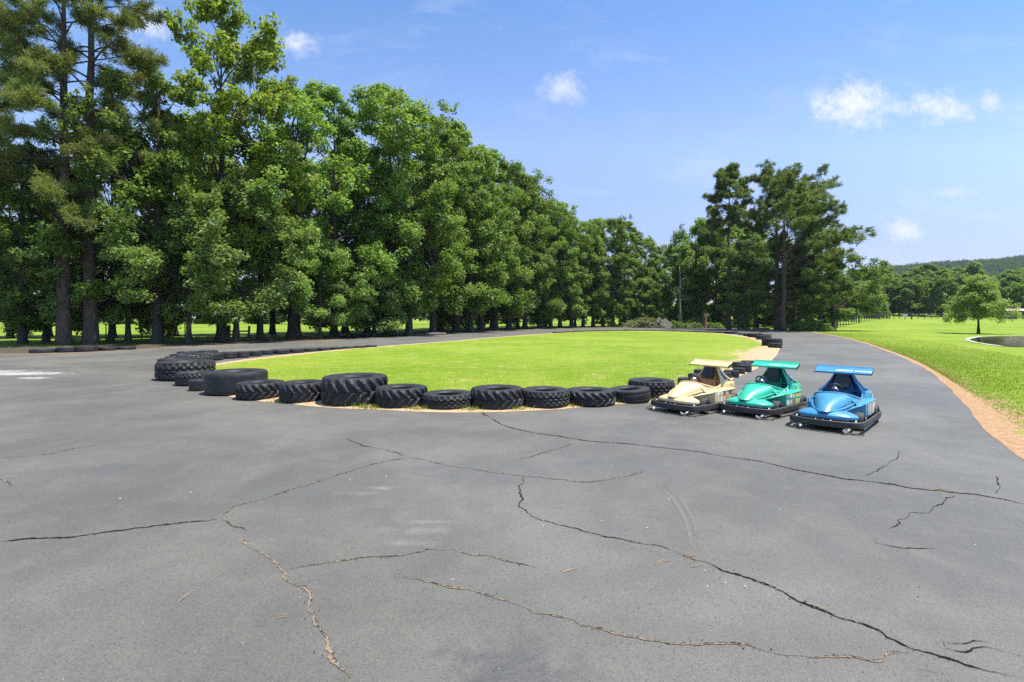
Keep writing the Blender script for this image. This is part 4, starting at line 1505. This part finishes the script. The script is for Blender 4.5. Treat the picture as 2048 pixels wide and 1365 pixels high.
def build_brush():
    r = np.random.default_rng(61)
    x, y = D(1296, 96)
    b = empty('brush_pile', (x, y, 0))
    tag(b, 'heap of cut branches and fading leaves beside a pale leaning board', 'brush pile')
    mb = MB()
    for k in range(130):
        a, e, L = r.uniform(0, 6.28), r.uniform(-.15, .5), r.uniform(.6, 2.4)
        c = np.array([r.normal(0, 1.7), r.normal(0, .7), abs(r.normal(.45, .3))])
        d = np.array([math.cos(a) * math.cos(e), math.sin(a) * math.cos(e), math.sin(e)]) * L / 2
        q = c - d
        q[2] = max(.05, q[2])
        mb.tube([q, c + r.normal(0, .06, 3), c + d], [.045, .035, .012], 4)
    for k in range(18):
        c = np.array([r.uniform(.2, 3.2), r.normal(-.6, .2), .15])
        mb.tube([c, c + np.array([r.uniform(-.2, .2), -.35, r.uniform(0, .2)])], r.uniform(.08, .17), 8)
    mb.build('branches', M['dead_wood'], b)
    C = np.stack([r.normal(-.2, 1.7, 130), r.normal(0, .6, 130), np.abs(r.normal(.9, .42, 130)) + .15], -1)
    C[:, 2] *= np.exp(-(C[:, 0] / 3.6) ** 2)
    V = leaf_cloud(C, r.uniform(.2, .45, 130), np.full(130, 34), .26, 62, W=.35)
    link_mesh('leaves', np_mesh('brush_leaves', V, quads(V), leaf_mat('wilted_leaf', (.10, .11, .03), (.30, .28, .10), .25, tint=0)), b)
    x, y = D(1333, 94.5)
    w = empty('leaning_board', (x, y, 0))
    tag(w, 'pale weathered wooden panel leaning beside the brush heap', 'board')
    for dx, L in ((-.48, 3.0), (.50, 2.7)):
        mb = MB(); mb.box((dx, 0, L * .27), (.86, .05, L), Matrix.Rotation(R(-14), 3, 'X') @ Matrix.Rotation(R(-50), 3, 'Y')); mb.build('plank_panel', M['weathered'], w)
    for px, d, L, a, rr, lab in ((1488, 84.5, 2.3, .1, .13, 'pale short log lying left of the thick pair of pines'), (1522, 81.5, 2.6, -.06, .12, 'pale log lying across the feet of the thick pair of pines'),
                                 (872, 56.5, 2.2, .05, .13, 'tan log lying at the shaded road edge below the leaning tree')):
        x, y = D(px, d)
        mb = MB(); mb.tube([(-L / 2, 0, rr), (0, .02, rr * 1.02), (L / 2, 0, rr)], [rr, rr * .95, rr * .85], 10)
        o = mb.build('log', M['dead_wood'], smooth=False)
        o.location = (x, y, .01); o.rotation_euler = (0, 0, a)
        tag(o, lab, 'log')


def build_shrubs():
    r = np.random.default_rng(71)
    proto = []
    for k in range(3):
        n = 60
        a, q = r.uniform(0, 6.28, n), r.uniform(0, 1, n) ** .5
        C = np.stack([np.cos(a) * q * .85, np.sin(a) * q * .7, .18 + (1 - q ** 2) * r.uniform(.2, .95, n)], -1)
        V = leaf_cloud(C, r.uniform(.16, .3, n), np.full(n, 30), .15, 72 + k)
        st = MB()
        for j in range(9):
            b = r.uniform(0, 6.28)
            st.tube([(0, 0, -.05), (math.cos(b) * .25, math.sin(b) * .25, .4), (math.cos(b) * .55, math.sin(b) * .5, .8)], [.02, .014, .006], 4)
        root = empty('leafy_shrub')
        link_mesh('stems', st.mesh('stems', M['bark']), root)
        link_mesh('foliage', np_mesh('shrub_foliage', V, quads(V), M['leaf_dogwood']), root)
        proto.append(root)
    spots = [(px, d, s, 0) for px, d, s in ((1356, 93, 1.3), (1372, 92, 1.1), (1388, 93, 1.2), (1397, 91, 1.0), (1424, 92, 1.3), (1436, 91, 1.1), (1346, 97, 1.5), (1385, 99, 2.3), (1445, 95, 1.4))]
    spots += [(px, d, s, 1) for px, d, s in ((1592, 73.5, 1.0), (1603, 73, 1.5), (1616, 72.5, 1.6), (1628, 72, 1.6), (1640, 72, 1.5), (1650, 71, 1.3), (1622, 78, 1.9), (1640, 79, 1.9), (1598, 80, 1.7))]
    spots += [(px, d, s, 2) for px, d, s in ((1262, 103, 1.5), (1245, 104, 1.2), (1225, 104, 1.3))]
    spots += [(px, d, s, 3) for px, d, s in ((1470, 99, 1.7), (1500, 102, 1.8), (1525, 104, 1.9), (1550, 101, 1.7), (1580, 100, 1.8))]
    lab = ['bright low shrub in the green patch between the leaning board and the tallest pine', 'leafy shrub in the low hedge between the thick pine pair and the bushy evergreen',
           'small shrub at the wood edge left of the brush heap', 'sunlit shrub glimpsed behind the pine trunks']
    grp = ['shrubs beneath the pale bare trunk', 'shrubs between the pines and the lawn', 'shrubs left of the brush heap', 'shrubs behind the pine trunks']
    used = set()
    for i, (px, d, s, g) in enumerate(spots):
        k = i % 3
        o = proto[k] if k not in used else copy_tree(proto[k])
        used.add(k)
        o.name = 'leafy_shrub'
        x, y = D(px, d)
        o.location = (x, y, float(ground_z(x, y)))
        o.rotation_euler = (0, 0, i * 1.3)
        o.scale = (s, s, s * .85)
        tag(o, lab[g], 'shrub', grp[g])


build_tyres()
build_fences()
build_shed()
build_pole()
build_brush()
build_shrubs()

# ------------------------------------------------------------------ karts (nose +X, left side +Y)


def paint(name, c, metal=0.0):
    m, t, b = new_mat(name)
    tc = t.node('ShaderNodeTexCoord').outputs['Object']
    n = t.noise(tc, 5.0, 5.0, 0.65)
    n2 = t.noise(tc, 40.0, 4.0, 0.7)
    cc = t.mix(t.smooth(n, 0.35, 0.7), tuple(k * .88 for k in c), tuple(min(1, k * 1.08) for k in c))
    cc = t.mix(t.math('MULTIPLY', t.smooth(n2, 0.62, 0.8), 0.25), cc, tuple(k * .5 + .12 for k in c))
    t.l.new(cc, b.inputs['Base Color'])
    b.inputs['Roughness'].default_value = 0.40
    b.inputs['Metallic'].default_value = metal
    b.inputs['Coat Weight'].default_value = 0.22
    b.inputs['Coat Roughness'].default_value = 0.2
    return m


KM = {
    'black_pad': plain('black_vinyl', (.016, .017, .019), .5, var=.2, bump=.2, bscale=30),
    'bumper': plain('bumper_rubber', (.035, .032, .030), .6, var=.45, scale=5, bump=.2, bscale=40),
    'tyre': plain('kart_tyre', (.045, .043, .042), .75, var=.3, scale=10),
    'steel': plain('bright_steel', (.62, .62, .62), .25, 1.0),
    'chassis': plain('dark_chassis', (.012, .012, .012), .7),
    'glass': plain('dark_opening', (.010, .011, .013), .3),
    'bolt': plain('pale_bolt', (.55, .53, .50), .5, .4),
    'white': plain('white_sticker', (.74, .74, .72), .4, var=.08),
    'cream': plain('cream_sticker', (.66, .58, .42), .4, var=.2, scale=30),
    'yellow': plain('yellow_sticker', (.55, .60, .12), .4, var=.4, scale=30),
    'red': plain('red_sticker', (.45, .12, .08), .4, var=.4, scale=30),
    'orange': plain('orange_sticker', (.75, .28, .06), .4, var=.2),
    'grey': plain('grey_sticker', (.36, .35, .34), .4, var=.3, scale=30),
    'blue': plain('blue_sticker', (.12, .16, .40), .4, var=.2),
    'ink': plain('dark_print', (.03, .035, .04), .5),
}


def text_mesh(s, size, mat, name='lettering', bold=.0):
    cu = bpy.data.curves.new(name, 'FONT')
    cu.body, cu.size = s, size
    cu.align_x, cu.align_y = 'CENTER', 'CENTER'
    cu.offset = bold
    ob = bpy.data.objects.new(name, cu)
    COL.objects.link(ob)
    bpy.context.view_layer.update()
    me = bpy.data.meshes.new_from_object(ob.evaluated_get(bpy.context.evaluated_depsgraph_get()))
    bpy.data.objects.remove(ob)
    bpy.data.curves.remove(cu)
    me.name = name
    me.materials.clear()
    me.materials.append(mat)
    return me


def rim_curve():
    """cockpit rim, left half: from the cowl's middle back to the wing mount"""
    k = [(.27, 0, .575), (.25, .18, .567), (.19, .33, .54), (.06, .415, .505), (-.14, .435, .465), (-.33, .435, .465), (-.48, .415, .52), (-.57, .345, .615), (-.625, .25, .725), (-.655, .175, .84), (-.665, .14, .925)]
    return [Vector(p) for p in catmull(k, 5)]


def kart_body(mat, parent):
    mb = MB()
    # hood: one skin from the nose up to the cockpit rim
    rc = rim_curve()
    ry, rx, rz_ = [q.y for q in rc[:18]], [q.x for q in rc[:18]], [q.z for q in rc[:18]]
    rows = []
    for j in range(13):
        t = j / 12
        row = []
        for i in range(25):
            u = -1 + 2 * i / 24
            y1 = abs(u) * .415
            x1, z1 = float(np.interp(y1, ry, rx)), float(np.interp(y1, ry, rz_))
            w = (.07 + (.415 - .07) * t ** .72) * u
            x = 1.0 + (x1 - 1.0) * t
            z = .325 + (z1 - .325) * t ** (.78 + .55 * abs(u) ** 3) + .028 * math.sin(math.pi * t) * (1 - abs(u) ** 2)
            row.append((x, w, z))
        rows.append([(row[0][0] - .02, row[0][1] - .02 * t, min(.40, row[0][2] - .05))] + row + [(row[-1][0] - .02, row[-1][1] + .02 * t, min(.40, row[-1][2] - .05))])
    mb.grid(rows)
    # crease ridges that run from the nose to the cockpit sides
    for s in (-1, 1):
        mb.tube([(.97, s * .05, .318), (.80, s * .215, .335), (.62, s * .305, .36), (.42, s * .37, .392), (.20, s * .415, .425), (.05, s * .445, .445)], [.018, .020, .022, .022, .018, .007], 8)
    # nose plate with rounded lobes ahead of the front wheels
    out = [(.995, 0), (.985, .15), (.95, .32), (.89, .45), (.80, .535), (.70, .575), (.62, .565), (.575, .52), (.58, .46), (.60, .38), (.62, .30), (.55, .22), (.40, .2), (.40, 0)]
    L = [tuple(p) for p in catmull([(a, b) for a, b in out[:12]], 4)] + [(.40, .2)]
    full = L + [(a, -b) for a, b in reversed(L[1:])]
    n = len(full)
    ce = np.array([.66, 0])

    def inset(f, z):
        return [(ce[0] + (a - ce[0]) * f, b * f, z + .014 * (1 - min(1, abs(b) / .6))) for a, b in full]
    mb.grid([inset(.90, .195), inset(.985, .205), inset(1.0, .232), inset(.985, .254), inset(.93, .270), inset(.80, .296), inset(.60, .325), inset(.40, .335)], True)
    top = inset(.40, .335)
    mb.add(top, [tuple(range(n))])
    # side walls below the rim, flaring ledge, side pods
    rim = rim_curve()
    rim_side = [p for p in rim if p.x < .20]
    for s in (-1, 1):
        seg = [p for p in rim if -.60 < p.x < .28 and p.y > .10]
        a = [(p.x, s * p.y, p.z) for p in seg]
        b = [(p.x, s * (max(p.y, .40) + .03), .425 + .01 * (p.x > 0)) for p in seg]
        c = [(p.x, s * (max(p.y, .40) + .05), .40) for p in seg]
        mb.grid([a, b, c] if s > 0 else [c, b, a])
        # ledge
        xs = [.64, .52, .40, .26, .10, -.10, -.30, -.50, -.66, -.80]
        yi = [.26, .31, .34, .36, .38, .40, .40, .40, .40, .40]
        yo = [.33, .36, .40, .455, .53, .585, .61, .62, .62, .615]
        zt = [.335, .345, .357, .372, .39, .405, .414, .42, .424, .424]
        r1 = [(x, s * a_, z + .025) for x, a_, z in zip(xs, yi, zt)]
        r2 = [(x, s * (b_ - .02), z) for x, b_, z in zip(xs, yo, zt)]
        r3 = [(x, s * b_, z - .014) for x, b_, z in zip(xs, yo, zt)]
        r4 = [(x, s * (b_ - .015), z - .034) for x, b_, z in zip(xs, yo, zt)]
        rr = [r1, r2, r3, r4]
        mb.grid(rr if s > 0 else rr[::-1])
        # pod skin with a forward wheel-well wall
        pod = [(.50, .22, .16), (.30, .27, .16), (.13, .33, .16), (.06, .44, .16), (.01, .575, .17), (-.20, .60, .17), (-.50, .605, .17), (-.76, .60, .17), (-.80, .50, .17), (-.80, .30, .17)]
        lo = [(x, s * y, z) for x, y, z in pod]
        hi = [(x, s * y, .395 if y > .5 else (.385 if x < .1 else .34)) for x, y, z in pod]
        rr = [hi, lo]
        mb.grid(rr if s > 0 else rr[::-1])
        # hip box and rear fender edge
        hip = [(-.50, .43), (-.60, .50), (-.74, .545), (-.90, .54), (-.98, .47), (-.98, .30)]
        h0 = [(x, s * y, .40) for x, y in hip]
        h1 = [(x, s * y, .52) for x, y in hip]
        h2 = [(x, s * (y - .02), .54) for x, y in hip]
        h3 = [(x + .02, s * max(.0, y - .28), .55) for x, y in hip]
        rr = [h0, h1, h2, h3]
        mb.grid(rr[::-1] if s > 0 else rr)
        # rear strut from the wing down to the tail
        mb.tube([(-.70, s * .145, .925), (-.76, s * .17, .83), (-.83, s * .24, .70), (-.90, s * .35, .60), (-.94, s * .43, .545)], [.038, .028, .028, .034, .05], 8, flat=.7)
        # quarter panel rib beside the window
        A = [p for p in rim if p.x < -.46]
        B = [Vector(p) for p in catmull([(-.60, .47, .54), (-.66, .38, .62), (-.685, .28, .71), (-.70, .195, .84), (-.705, .16, .925)], max(2, len(A) // 4))]
        Bq = [B[int(round(i * (len(B) - 1) / (len(A) - 1)))] for i in range(len(A))]
        rr = [[(p.x, s * p.y, p.z) for p in A], [(p.x, s * p.y, p.z) for p in Bq]]
        mb.grid(rr if s > 0 else rr[::-1])
    # rim tube, both sides
    left = rim[::-1]
    loop = [(p.x, p.y, p.z) for p in left] + [(p.x, -p.y, p.z) for p in rim[1:]]
    mb.tube(loop, .019, 8, flat=1.0)
    # tail deck
    mb.grid([[(-.60, y, .55) for y in (-.3, -.1, .1, .3)], [(-.98, y, .54) for y in (-.3, -.1, .1, .3)], [(-1.0, y, .45) for y in (-.3, -.1, .1, .3)], [(-.97, y, .22) for y in (-.3, -.1, .1, .3)]])
    return mb.build('body_shell', mat, parent, angle=40)


def kart_tub(mat, parent):
    rim = [p for p in rim_curve() if p.x < .22]
    mb = MB()
    rows = []
    n = len(rim)
    for i, p in enumerate(rim):
        t = i / (n - 1)
        row = []
        for k in range(13):
            u = -1 + 2 * k / 12
            b = (1 - abs(u) ** 2.4) ** .6
            front = 1 - float(sstep(-.55, -.30, p.x))
            drop = (1 - front) * (p.z - .20)
            back = front * .07
            row.append((p.x - back * b - .01, p.y * u * .985, p.z - .012 - drop * b))
        rows.append(row)
    mb.grid(rows)
    # flat seat back
    mb.grid([[(-.40, y, .26) for y in (-.25, 0, .25)], [(-.50, y, .45) for y in (-.26, 0, .26)], [(-.60, y, .66) for y in (-.20, 0, .20)], [(-.66, y, .86) for y in (-.12, 0, .12)]])
    return mb.build('seat_tub', mat, parent, angle=50)


def wheel_mb(w, rad):
    prof = [(rad * .55, -w / 2), (rad * .92, -w / 2), (rad, -w * .36), (rad, w * .36), (rad * .92, w / 2), (rad * .55, w / 2)]
    mb = MB()
    mb.grid([[(r_ * math.cos(a), z, r_ * math.sin(a)) for r_, z in prof] for a in [2 * math.pi * k / 28 for k in range(29)]])
    return mb


def sticker(parent, pts, mat, name='sticker'):
    mb = MB()
    mb.add(pts, [(0, 1, 2, 3)])
    return mb.build(name, mat, parent)


def make_kart(x, y, heading, col, dark, label, style, name='go_kart'):
    k = empty(name, (x, y, .008), heading)
    k.scale = (.85, .78, 1.0)
    tag(k, label, 'go-kart', 'fibreglass go-karts parked side by side')
    pm = paint(style + '_fibreglass', col)
    tm = paint(style + '_tub_shade', dark)  # body colour darkened: cockpit shade put into the tub's paint
    kart_body(pm, k)
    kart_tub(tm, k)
    # wing: shallow front board sweeping up to a flap
    ch = [(-.53, .880), (-.57, .896), (-.62, .911), (-.67, .924), (-.705, .935), (-.728, .948), (-.748, .966), (-.765, .986)]
    mb = MB()
    ys = np.linspace(-.58, .58, 9)
    up = [[(cx, yy, cz) for cx, cz in ch] for yy in ys]
    dn = [[(cx - .006, yy, cz - .03) for cx, cz in ch] for yy in ys]
    mb.grid([[r_[i] for r_ in up] for i in range(len(ch))])
    mb.grid([[r_[i] for r_ in dn] for i in range(len(ch))][::-1])
    mb.grid([[r_[0] for r_ in dn], [r_[0] for r_ in up]])
    mb.grid([[r_[-1] for r_ in up], [r_[-1] for r_ in dn]])
    for e in (0, -1):
        mb.grid([up[e], dn[e]] if e else [dn[e], up[e]])
    wing = mb.build('rear_wing', pm, k, angle=35, fix=True)
    for s in (-1, 1):
        mb = MB()
        for i in range(len(ch) - 1):
            (x0, z0), (x1, z1) = ch[i], ch[i + 1]
            mb.add([(x0, s * .584, z0 - .05), (x1, s * .584, z1 - .05), (x1, s * .584, z1 + .004), (x0, s * .584, z0 + .004)], [(0, 1, 2, 3)])
        mb.build('end_cap', KM['glass'], wing)
    # dark opening in each rear quarter, with a bright trim line
    for s in (-1, 1):
        P = [Vector((-.655, s * .40, .59)), Vector((-.69, s * .275, .73)), Vector((-.71, s * .18, .865)), Vector((-.76, s * .205, .78)), Vector((-.84, s * .30, .66)), Vector((-.88, s * .41, .57))]
        mb = MB()
        mb.add(P, [tuple(range(6))])
        mb.build('quarter_window', KM['glass'], k)
        mb = MB()
        q = [p + Vector((.004, s * .014, .006)) for p in (P[0] * .5 + P[5] * .5, P[1] * .5 + P[4] * .5, P[2] * .5 + P[3] * .5)]
        mb.tube(q, .011, 6)
        mb.build('window_trim', KM['steel'], k)
    # headrest pad
    mb = MB()
    o = [(-.150, .60), (.150, .60), (.162, .70), (.14, .80), (.10, .885), (-.10, .885), (-.14, .80), (-.162, .70)]
    tilt = lambda yy, zz, dx: (-.515 - (zz - .60) * .36 + dx, yy, zz)
    mb.grid([[tilt(a * .90, .74 + (b - .74) * .9, .055) for a, b in o], [tilt(a, b, .035) for a, b in o], [tilt(a, b, -.03) for a, b in o]], True)
    mb.add([tilt(a * .90, .74 + (b - .74) * .9, .055) for a, b in o], [tuple(range(8))])
    mb.build('headrest', KM['black_pad'], k, angle=30)
    # steering wheel
    sw = MB()
    c = Vector((.05, 0, .605))
    m = Matrix.Rotation(R(-52), 3, 'Y')
    sw.tube([c + m @ Vector((.145 * math.cos(a), .145 * math.sin(a), 0)) for a in [2 * math.pi * i / 28 for i in range(28)]], .016, 8, closed=True)
    st = sw.build('steering_wheel', KM['black_pad'], k, smooth=True)
    hb = MB()
    for a in (.0, 2.1, 4.2):
        hb.tube([c + m @ Vector((0, 0, -.02)), c + m @ Vector((.14 * math.cos(a), .14 * math.sin(a), 0))], .012, 6)
    hb.tube([c + m @ Vector((0, 0, -.035)), c + m @ Vector((0, 0, .01))], [.075, .065], 14)
    hb.tube([c + m @ Vector((0, 0, -.03)), (.26, 0, .46)], .015, 6)
    hb.build('hub', KM['steel'], st, angle=40)
    # wrap-round bumper
    half = [(1.12, 0), (1.11, .22), (1.075, .42), (1.01, .58), (.91, .68), (.72, .715), (.3, .725), (-.3, .725), (-.80, .72), (-.98, .66), (-1.06, .50), (-1.08, .2)]
    C = [tuple(p) for p in catmull(half, 3)]
    loop = C + [(a, -b) for a, b in reversed(C[1:])]
    mb = MB()
    P = np.array(loop)
    nn = inward(P)
    t = .045
    sec = [(0, .100), (-.006, .15), (0, .192), (t * .5, .202), (t, .192), (t, .100)]
    mb.grid([[(p[0] + n_[0] * a, p[1] + n_[1] * a, z) for p, n_ in zip(P, nn)] for a, z in sec] + [[(p[0], p[1], .100) for p in P]], True)
    bp = mb.build('bumper', KM['bumper'], k, angle=40, fix=True)
    for i in range(9):                                  # pale bolts along the front inside the rubber
        yy = -.56 + 1.12 * i / 8
        xx = 1.03 - .16 * (abs(yy) / .56) ** 2.2
        mb = MB(); mb.tube([(xx, yy, .175), (xx - .05, yy, .198)], .018, 6); mb.build('bolt', KM['bolt'], bp)
    # chassis pan, axles
    mb = MB(); mb.box((.05, 0, .11), (1.75, .62, .07)); mb.box((.48, 0, .15), (.06, 1.0, .04)); mb.box((-.62, 0, .15), (.06, 1.05, .04)); mb.box((.85, 0, .19), (.30, .9, .05)); mb.build('chassis', KM['chassis'], k)
    # wheels
    for sx, yy, w, rad, nm in ((.40, .535, .16, .15, 'front_wheel'), (.40, -.535, .16, .15, 'front_wheel'), (-.84, .56, .19, .155, 'rear_wheel'), (-.84, -.56, .19, .155, 'rear_wheel')):
        wo = wheel_mb(w, rad).build(nm, KM['tyre'], k, angle=35)
        wo.location = (sx, yy, rad)
        wo.rotation_euler = (0, 0, .06 if sx > 0 else 0)
        wo.scale = (1.12, 1.08, .97)
        rb = MB()
        rb.tube([(0, -w * .34, 0), (0, w * .34, 0)], rad * .56, 16)
        rb.tube([(0, w * .34, 0), (0, w * .42, 0)], rad * .2, 10)
        rb.build('rim', KM['steel'], wo, angle=30)
    # tow hooks and loose wire hanging under the bumper
    for s in (-1, 1):
        mb = MB()
        mb.tube([(.90, s * .50, .12), (.96, s * .46, .06), (1.05, s * .44, .035), (1.12, s * .42, .045), (1.14, s * .40, .075)], .020, 6)
        mb.build('hook', KM['bolt'], k)
        mb = MB()
        mb.tube([(.84, s * .60, .12), (.93, s * .70, .05), (1.02, s * .74, .03), (1.10, s * .66, .025), (1.04, s * .48, .02)], .008, 5)
        mb.build('wire_loop', KM['chassis'], k)
    # stickers on the left side pod and hip
    e = .003
    r = random.Random(style)

    def pod(x0, x1, z0, z1, mk):
        yy = lambda x_: .6045 + e if x_ < -.2 else .575 + (.03 - x_) / .23 * .026 + e
        sticker(k, [(x0, yy(x0), z0 * .95), (x1, yy(x1), z0 * .95), (x1, yy(x1), z1 * .92), (x0, yy(x0), z1 * .92)], KM[mk])
    if style == 'green':
        for x0, x1, z0, z1, mk in ((-.13, -.02, .33, .42, 'grey'), (-.27, -.16, .33, .42, 'white'), (-.40, -.30, .33, .42, 'cream'), (-.13, -.02, .19, .30, 'white'), (-.27, -.16, .20, .29, 'cream'), (-.40, -.30, .19, .30, 'red'),
                                   (-.60, -.46, .33, .42, 'yellow'), (-.73, -.62, .32, .42, 'yellow'), (-.60, -.46, .19, .30, 'yellow'), (-.73, -.63, .19, .29, 'cream')):
            pod(x0, x1, z0, z1, mk)
        mb = MB(); mb.add([(-.40, .462, .428), (-.12, .462, .428), (-.12, .444, .466), (-.40, .444, .466)], [(0, 1, 2, 3)])
        pl = mb.build('name_sticker', KM['white'], k)
        tx = link_mesh('lettering', text_mesh('DORSE', .042, KM['ink'], bold=.001), pl)
        tx.matrix_local = Matrix.Translation((-.26, .457, .446)) @ Matrix.Rotation(R(180), 4, 'Z') @ Matrix.Rotation(R(64), 4, 'X')
        sticker(k, [(-.80, .549, .43), (-.68, .536, .43), (-.68, .536, .51), (-.80, .549, .51)], KM['cream'])
    elif style == 'gold':
        for i in range(6):
            x0 = -.06 - .12 * i
            pod(x0 - .10, x0, .33, .42, ('white', 'cream', 'red', 'cream', 'blue', 'orange')[i])
            pod(x0 - .10, x0, .20, .30, ('cream', 'white', 'cream', 'orange', 'white', 'cream')[i])
        mb = MB()
        mb.add([(-.30 + .05 * math.cos(a), .456 - .016 * math.sin(a), .446 + .026 * math.sin(a)) for a in [i * .5236 for i in range(12)]], [tuple(range(12))])
        mb.build('round_sticker', KM['orange'], k)
    else:
        for i in range(5):
            x0 = -.10 - .14 * i
            pod(x0 - .12, x0, .20, .42, ('grey', 'cream', 'grey', 'white', 'cream')[i])
        mb = MB(); mb.add([(-.20, .463, .43), (-.08, .463, .43), (-.08, .444, .467), (-.20, .444, .467)], [(0, 1, 2, 3)])
        mb.build('crest_sticker', KM['red'], k)
        sticker(k, [(-.86, .549, .43), (-.76, .549, .43), (-.76, .549, .51), (-.86, .549, .51)], KM['cream'])
    if style != 'gold':
        me = text_mesh('LEHMAN  RACING', .088, KM['white'], bold=.003)
        tx = link_mesh('lettering', me, wing)
        tx.matrix_local = Matrix.Translation((-.612, .22, .9115)) @ Matrix.Rotation(R(90), 4, 'Z') @ Matrix.Rotation(R(14.5), 4, 'X')
    return k


def kart_at(px, py, nose, col, dark, label, style, **kw):
    """kart whose middle stands on the ground point under photo pixel (px, py)"""
    x, y = G(px, py)
    return make_kart(x, y, math.atan2(nose[1], nose[0]), col, dark, label, style, **kw)


def place_kart(mid, head, *a):
    make_kart(mid[0], mid[1], math.atan2(head[1], head[0]), *a)


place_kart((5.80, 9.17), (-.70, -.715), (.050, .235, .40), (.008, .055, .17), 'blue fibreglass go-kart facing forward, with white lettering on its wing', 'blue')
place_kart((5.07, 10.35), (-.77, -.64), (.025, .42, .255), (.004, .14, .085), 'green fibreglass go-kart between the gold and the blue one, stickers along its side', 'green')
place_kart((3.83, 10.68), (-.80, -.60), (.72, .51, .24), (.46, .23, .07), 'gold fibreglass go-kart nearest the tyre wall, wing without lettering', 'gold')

# ------------------------------------------------------------------ summer haze


def build_haze():
    mb = MB()
    mb.box((0, 1080, 124), (3000, 2260, 264))
    m = bpy.data.materials.new('summer_haze')
    m.use_nodes = True
    t = NT(m.node_tree)
    t.n.clear()
    out = t.node('ShaderNodeOutputMaterial')
    v = t.node('ShaderNodeVolumePrincipled')
    v.inputs['Color'].default_value = (.80, .88, 1, 1)
    v.inputs['Density'].default_value = .00009
    v.inputs['Anisotropy'].default_value = .1
    t.l.new(v.outputs[0], out.inputs['Volume'])
    tag(mb.build('haze', m), kind='stuff')


build_haze()
